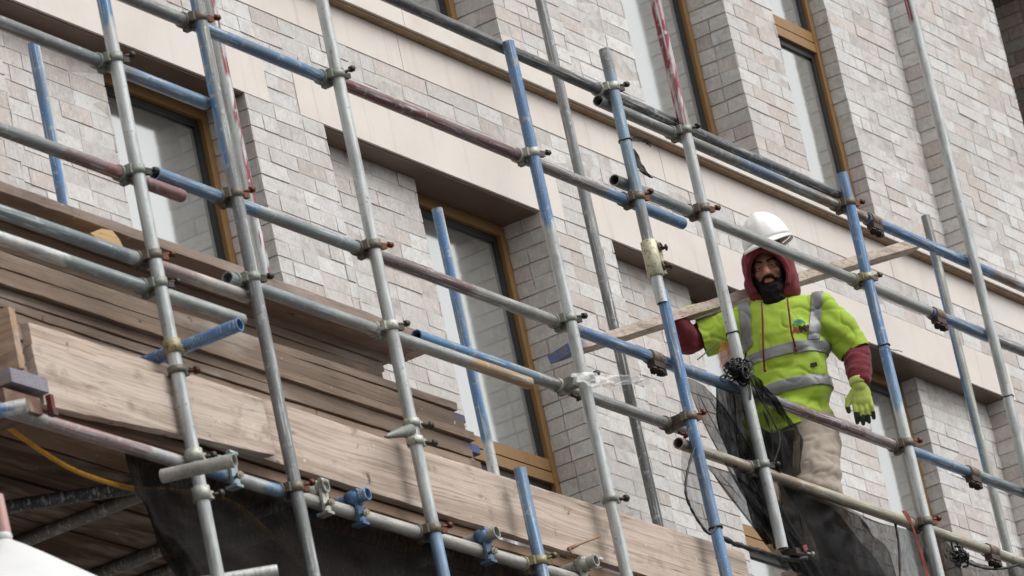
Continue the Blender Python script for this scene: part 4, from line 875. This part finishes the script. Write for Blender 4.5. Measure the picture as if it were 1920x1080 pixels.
# reflective bands cut out of the shirt's own surface
def bandmesh(planes, name, off=.003, keep=None):
    b2 = shirtbm.copy()
    for co_, no in planes:
        bmesh.ops.bisect_plane(b2, geom=b2.verts[:]+b2.edges[:]+b2.faces[:], plane_co=co_, plane_no=no, clear_outer=True, dist=1e-5)
    if keep: bmesh.ops.delete(b2, geom=[f for f in b2.faces if not keep(f.calc_center_median())], context='FACES')
    b2.normal_update()
    for v in b2.verts: v.co += v.normal*off
    o = put(b2, name, MT['reflect'], shirt); s2 = o.modifiers.new('thickness', 'SOLIDIFY'); s2.thickness = .002; s2.offset = 1; return o
def hb(pc, w_, slope, name): 
    c = M(*pc); n = (ZN-UN*slope).normalized(); lim0 = (M(1384,700)-P0).dot(UN)-.02; lim1 = (M(1563,700)-P0).dot(UN)+.012
    bandmesh([(c+n*w_/2, n), (c-n*w_/2, -n)], name, keep=lambda p: lim0 < (p-P0).dot(UN) < lim1)
hb((1478,674), .052, -.0, 'reflective_band'); hb((1478,742), .052, .05, 'reflective_band')
def vb(p_top, p_bot, w_, name):
    a, b_ = M(*p_top), M(*p_bot); d = (b_-a).normalized(); n = d.cross(VN).normalized(); zt, zb_ = a.z+.12, b_.z
    bandmesh([(a+n*w_/2, n), (a-n*w_/2, -n), (M(1478,674)+ZN*.028, -ZN)], name, off=.0036, keep=lambda p: p.z > zb_)
vb((1395,565), (1403,665), .05, 'shoulder_band'); vb((1533,560), (1525,665), .05, 'shoulder_band')
# printed mark on the chest
bvh = BVHTree.FromBMesh(shirtbm)
def onshirt(p, off=.004):
    h = bvh.ray_cast(p+VN*.6, -VN); return (h[0]+VN*off) if h[0] else p
def print_mesh(name, verts, faces, material):
    q = MB(); q.add([onshirt(v) for v in verts], faces); return q.build(name, material, shirt)
def text_mesh(txt, size, org, material, name):
    cu = bpy.data.curves.new('t', 'FONT'); cu.body = txt; cu.size = size; cu.resolution_u = 3; cu.offset = size*.045; to = bpy.data.objects.new('t', cu); COL.objects.link(to)
    dg = bpy.context.evaluated_depsgraph_get(); me = bpy.data.meshes.new_from_object(to.evaluated_get(dg))
    vs = [org+UN*v.co.x+ZN*v.co.y for v in me.vertices]; fs = [tuple(p.vertices) for p in me.polygons]
    bpy.data.objects.remove(to); print_mesh(name, vs, fs, material)
lg = M(1487,632,.1)+ZN*.002
text_mesh('A', .044, lg, MT['ink_red'], 'logo_print'); text_mesh('MS', .044, lg+UN*.032, MT['ink_dark'], 'logo_print')
vs = []; fs = []; lc = lg+UN*.040+ZN*.040
for i in range(11):
    an = pi*i/10
    for r_ in (.019,.029): vs.append(lc+UN*(r_*math.cos(an))+ZN*(r_*math.sin(an)*.95))
for i in range(10):
    fs.append((2*i,2*i+1,2*i+3,2*i+2))
vs += [lc+UN*(.014*math.cos(pi*i/8))+ZN*(.014*math.sin(pi*i/8)) for i in range(9)]; fs.append(tuple(range(22,31))); print_mesh('logo_emblem', vs, fs, MT['ink_teal'])
pk = MB(); c = onshirt(M(1525,688,.1)); pk.obox(c, UN*.018, VN*.004, ZN*.009); pk.build('clip_tab', MT['boot'], shirt)
# maroon sleeves below the shirt sleeves
for pts, rs in (([M(1318,626,.02), elR+VN*.0, elR.lerp(wrR,.45), wrR-(wrR-elR)*.12], [.058,.064,.058,.045]), ([M(1602,664,.0), elL, elL.lerp(wrL,.5), wrL-(wrL-elL)*.10], [.050,.062,.062,.052])):
    bm = to_bm(organic([('c', pts, rs)], .0068, 5)); dd = (pts[-1]-pts[-2]).normalized()
    for v in bm.verts:
        t = (v.co-pts[1]).dot(dd); v.co += v.normal*(0.0015*math.sin(t*150+5*noise.noise(v.co*11))+.006*noise.noise(Vector((v.co.dot(UN)*12, v.co.z*34, v.co.dot(VN)*12))))
    put(bm, 'sleeve', MT['maroon'], body)
# gloves
GY = lin(176,190,92); GD = lin(44,46,44)
def glove(name, wrist, palm_dir, side_dir, back_dir, fingers, thumb, colf, cuff=True):
    pd, sd, bd_ = palm_dir.normalized(), side_dir.normalized(), back_dir.normalized(); A = (sd, bd_, pd)
    kn = wrist+pd*.085
    parts = [('s', wrist+pd*.045, (.046,.022,.056), A), ('s', wrist+pd*.075, (.048,.021,.034), A), ('c', [wrist-pd*.02, wrist+pd*.01], [.036,.036])]
    for f in fingers: parts.append(('c', f, [.0125,.0118,.011,.0098][:len(f)]))
    parts.append(('c', thumb, [.019,.0145,.0125,.0108][:len(thumb)]))
    bm = to_bm(organic(parts, .0036, 3)); g_ = put(bm, name, MT['glove'], body, colf)
    if cuff:
        q = MB(); q.tube([wrist-pd*.034, wrist-pd*.030, wrist-pd*.004, wrist], .042, lin(190,202,120), 18, rr=[.036,.043,.042,.037]); q.build('glove_cuff', MT['glove'], g_)
    return g_
pd = (M(1625,790)-M(1612,716)).normalized(); pd = (pd+VN*.12).normalized(); sd = UN.copy(); sd = (sd-pd*sd.dot(pd)).normalized(); bk_ = sd.cross(pd); bk_ = bk_ if bk_.dot(VN) > 0 else -bk_
wr = M(1611,722,.13); F = []
for i, (off, L1, L2, sp_) in enumerate(((-.034,.040,.028,-.05), (-.011,.046,.032,-.01), (.012,.043,.030,.04), (.034,.034,.024,.10))):
    b0 = wr+pd*.082+sd*off; b1 = b0+pd*L1+sd*(sp_*L1)+bk_*.004; b2 = b1+pd*L2+sd*(sp_*L2*.6)-bk_*.010; b3 = b2+pd*.020-bk_*.014; F.append([b0, b1, b2, b3])
T = [wr+pd*.03-sd*.03, wr+pd*.062-sd*.060-bk_*.004, wr+pd*.092-sd*.068-bk_*.006, wr+pd*.114-sd*.066-bk_*.01]
def gcol(v):
    q = v.co-wr; t = q.dot(pd); b_ = q.dot(bk_); s_ = q.dot(sd)
    k_ = .004*noise.noise(v.co*60)
    if b_+k_ < -.012: return GD
    if t+k_*2 > (.152 if s_ < .03 else .140)-.02*(s_ < -.02): return GD
    if s_ < -.05 and t > .098: return GD
    return jit(GY, .02)
glove('glove', wr, pd, sd, bk_, F, T, gcol)
# ------------------------------------------------------------------ the plank on his shoulder
pl0, pl1 = at(1048,662,-.40), at(1716,460,-1.20)
pt = Vector((0,0,1)); dpl = (pl1-pl0).normalized(); acr = dpl.cross(Vector((0,0,1))).normalized()
plank(pl0-acr*0, pl1, .15, .042, lin(204,189,176), 'long grey beige plank carried across the worker\'s shoulder', 'carried_plank', 'plank', across=acr, ends=(PAINT, None), n=40, material='wood', warp=.003)
# right hand closed over the plank from behind
q = M(1264,584); s0 = (q-pl0).dot(dpl); pc = pl0+dpl*s0; far = acr if acr.dot(VN) < 0 else -acr
hb0 = pc+far*.085-ZN*.005; F = []
for i in range(4):
    o_ = dpl*(-.034+.0225*i); F.append([hb0+o_-far*.012+ZN*.022, hb0+o_-far*.030+ZN*.040, hb0+o_-far*.062+ZN*.036, hb0+o_-far*.082+ZN*.029])
T = [hb0-dpl*.03-ZN*.02, hb0-dpl*.055-far*.02-ZN*.03, hb0-dpl*.05-far*.05-ZN*.034, hb0-dpl*.04-far*.07-ZN*.034]
wr2 = hb0-ZN*.05+far*.03
def gcol2(v): return jit(lin(196,206,96), .03)
pd2 = (hb0+ZN*.02-wr2).normalized(); sd2 = dpl; bk2 = sd2.cross(pd2)
glove('glove', wr2, pd2, sd2, bk2, F, T, gcol2, cuff=False)
# the raised boards he stands on (below the picture)
for i in range(2):
    c = Vector((P0.x-.02+0*i, P0.y-.12+.24*i, FZ-.02)); plank(c-Vector((.55,0,0)), c+Vector((.32,0,0)), .225, .038, jit(WD[1], .1), ['outer raised board under the worker\'s boots','inner raised board under the worker\'s boots'][i], 'step_board', 'board', 'raised boards the worker stands on')
for i, dx in enumerate((-.45, .22)):
    mb = MB(); mb.pipe((P0.x+dx,-1.24,FZ-.064), (P0.x+dx,-.30,FZ-.064), col=GALD); tag(mb.build('cross_tube', MT['steel']), ['left cross tube under the raised boards the worker stands on','right cross tube under the raised boards the worker stands on'][i], 'scaffold tube')
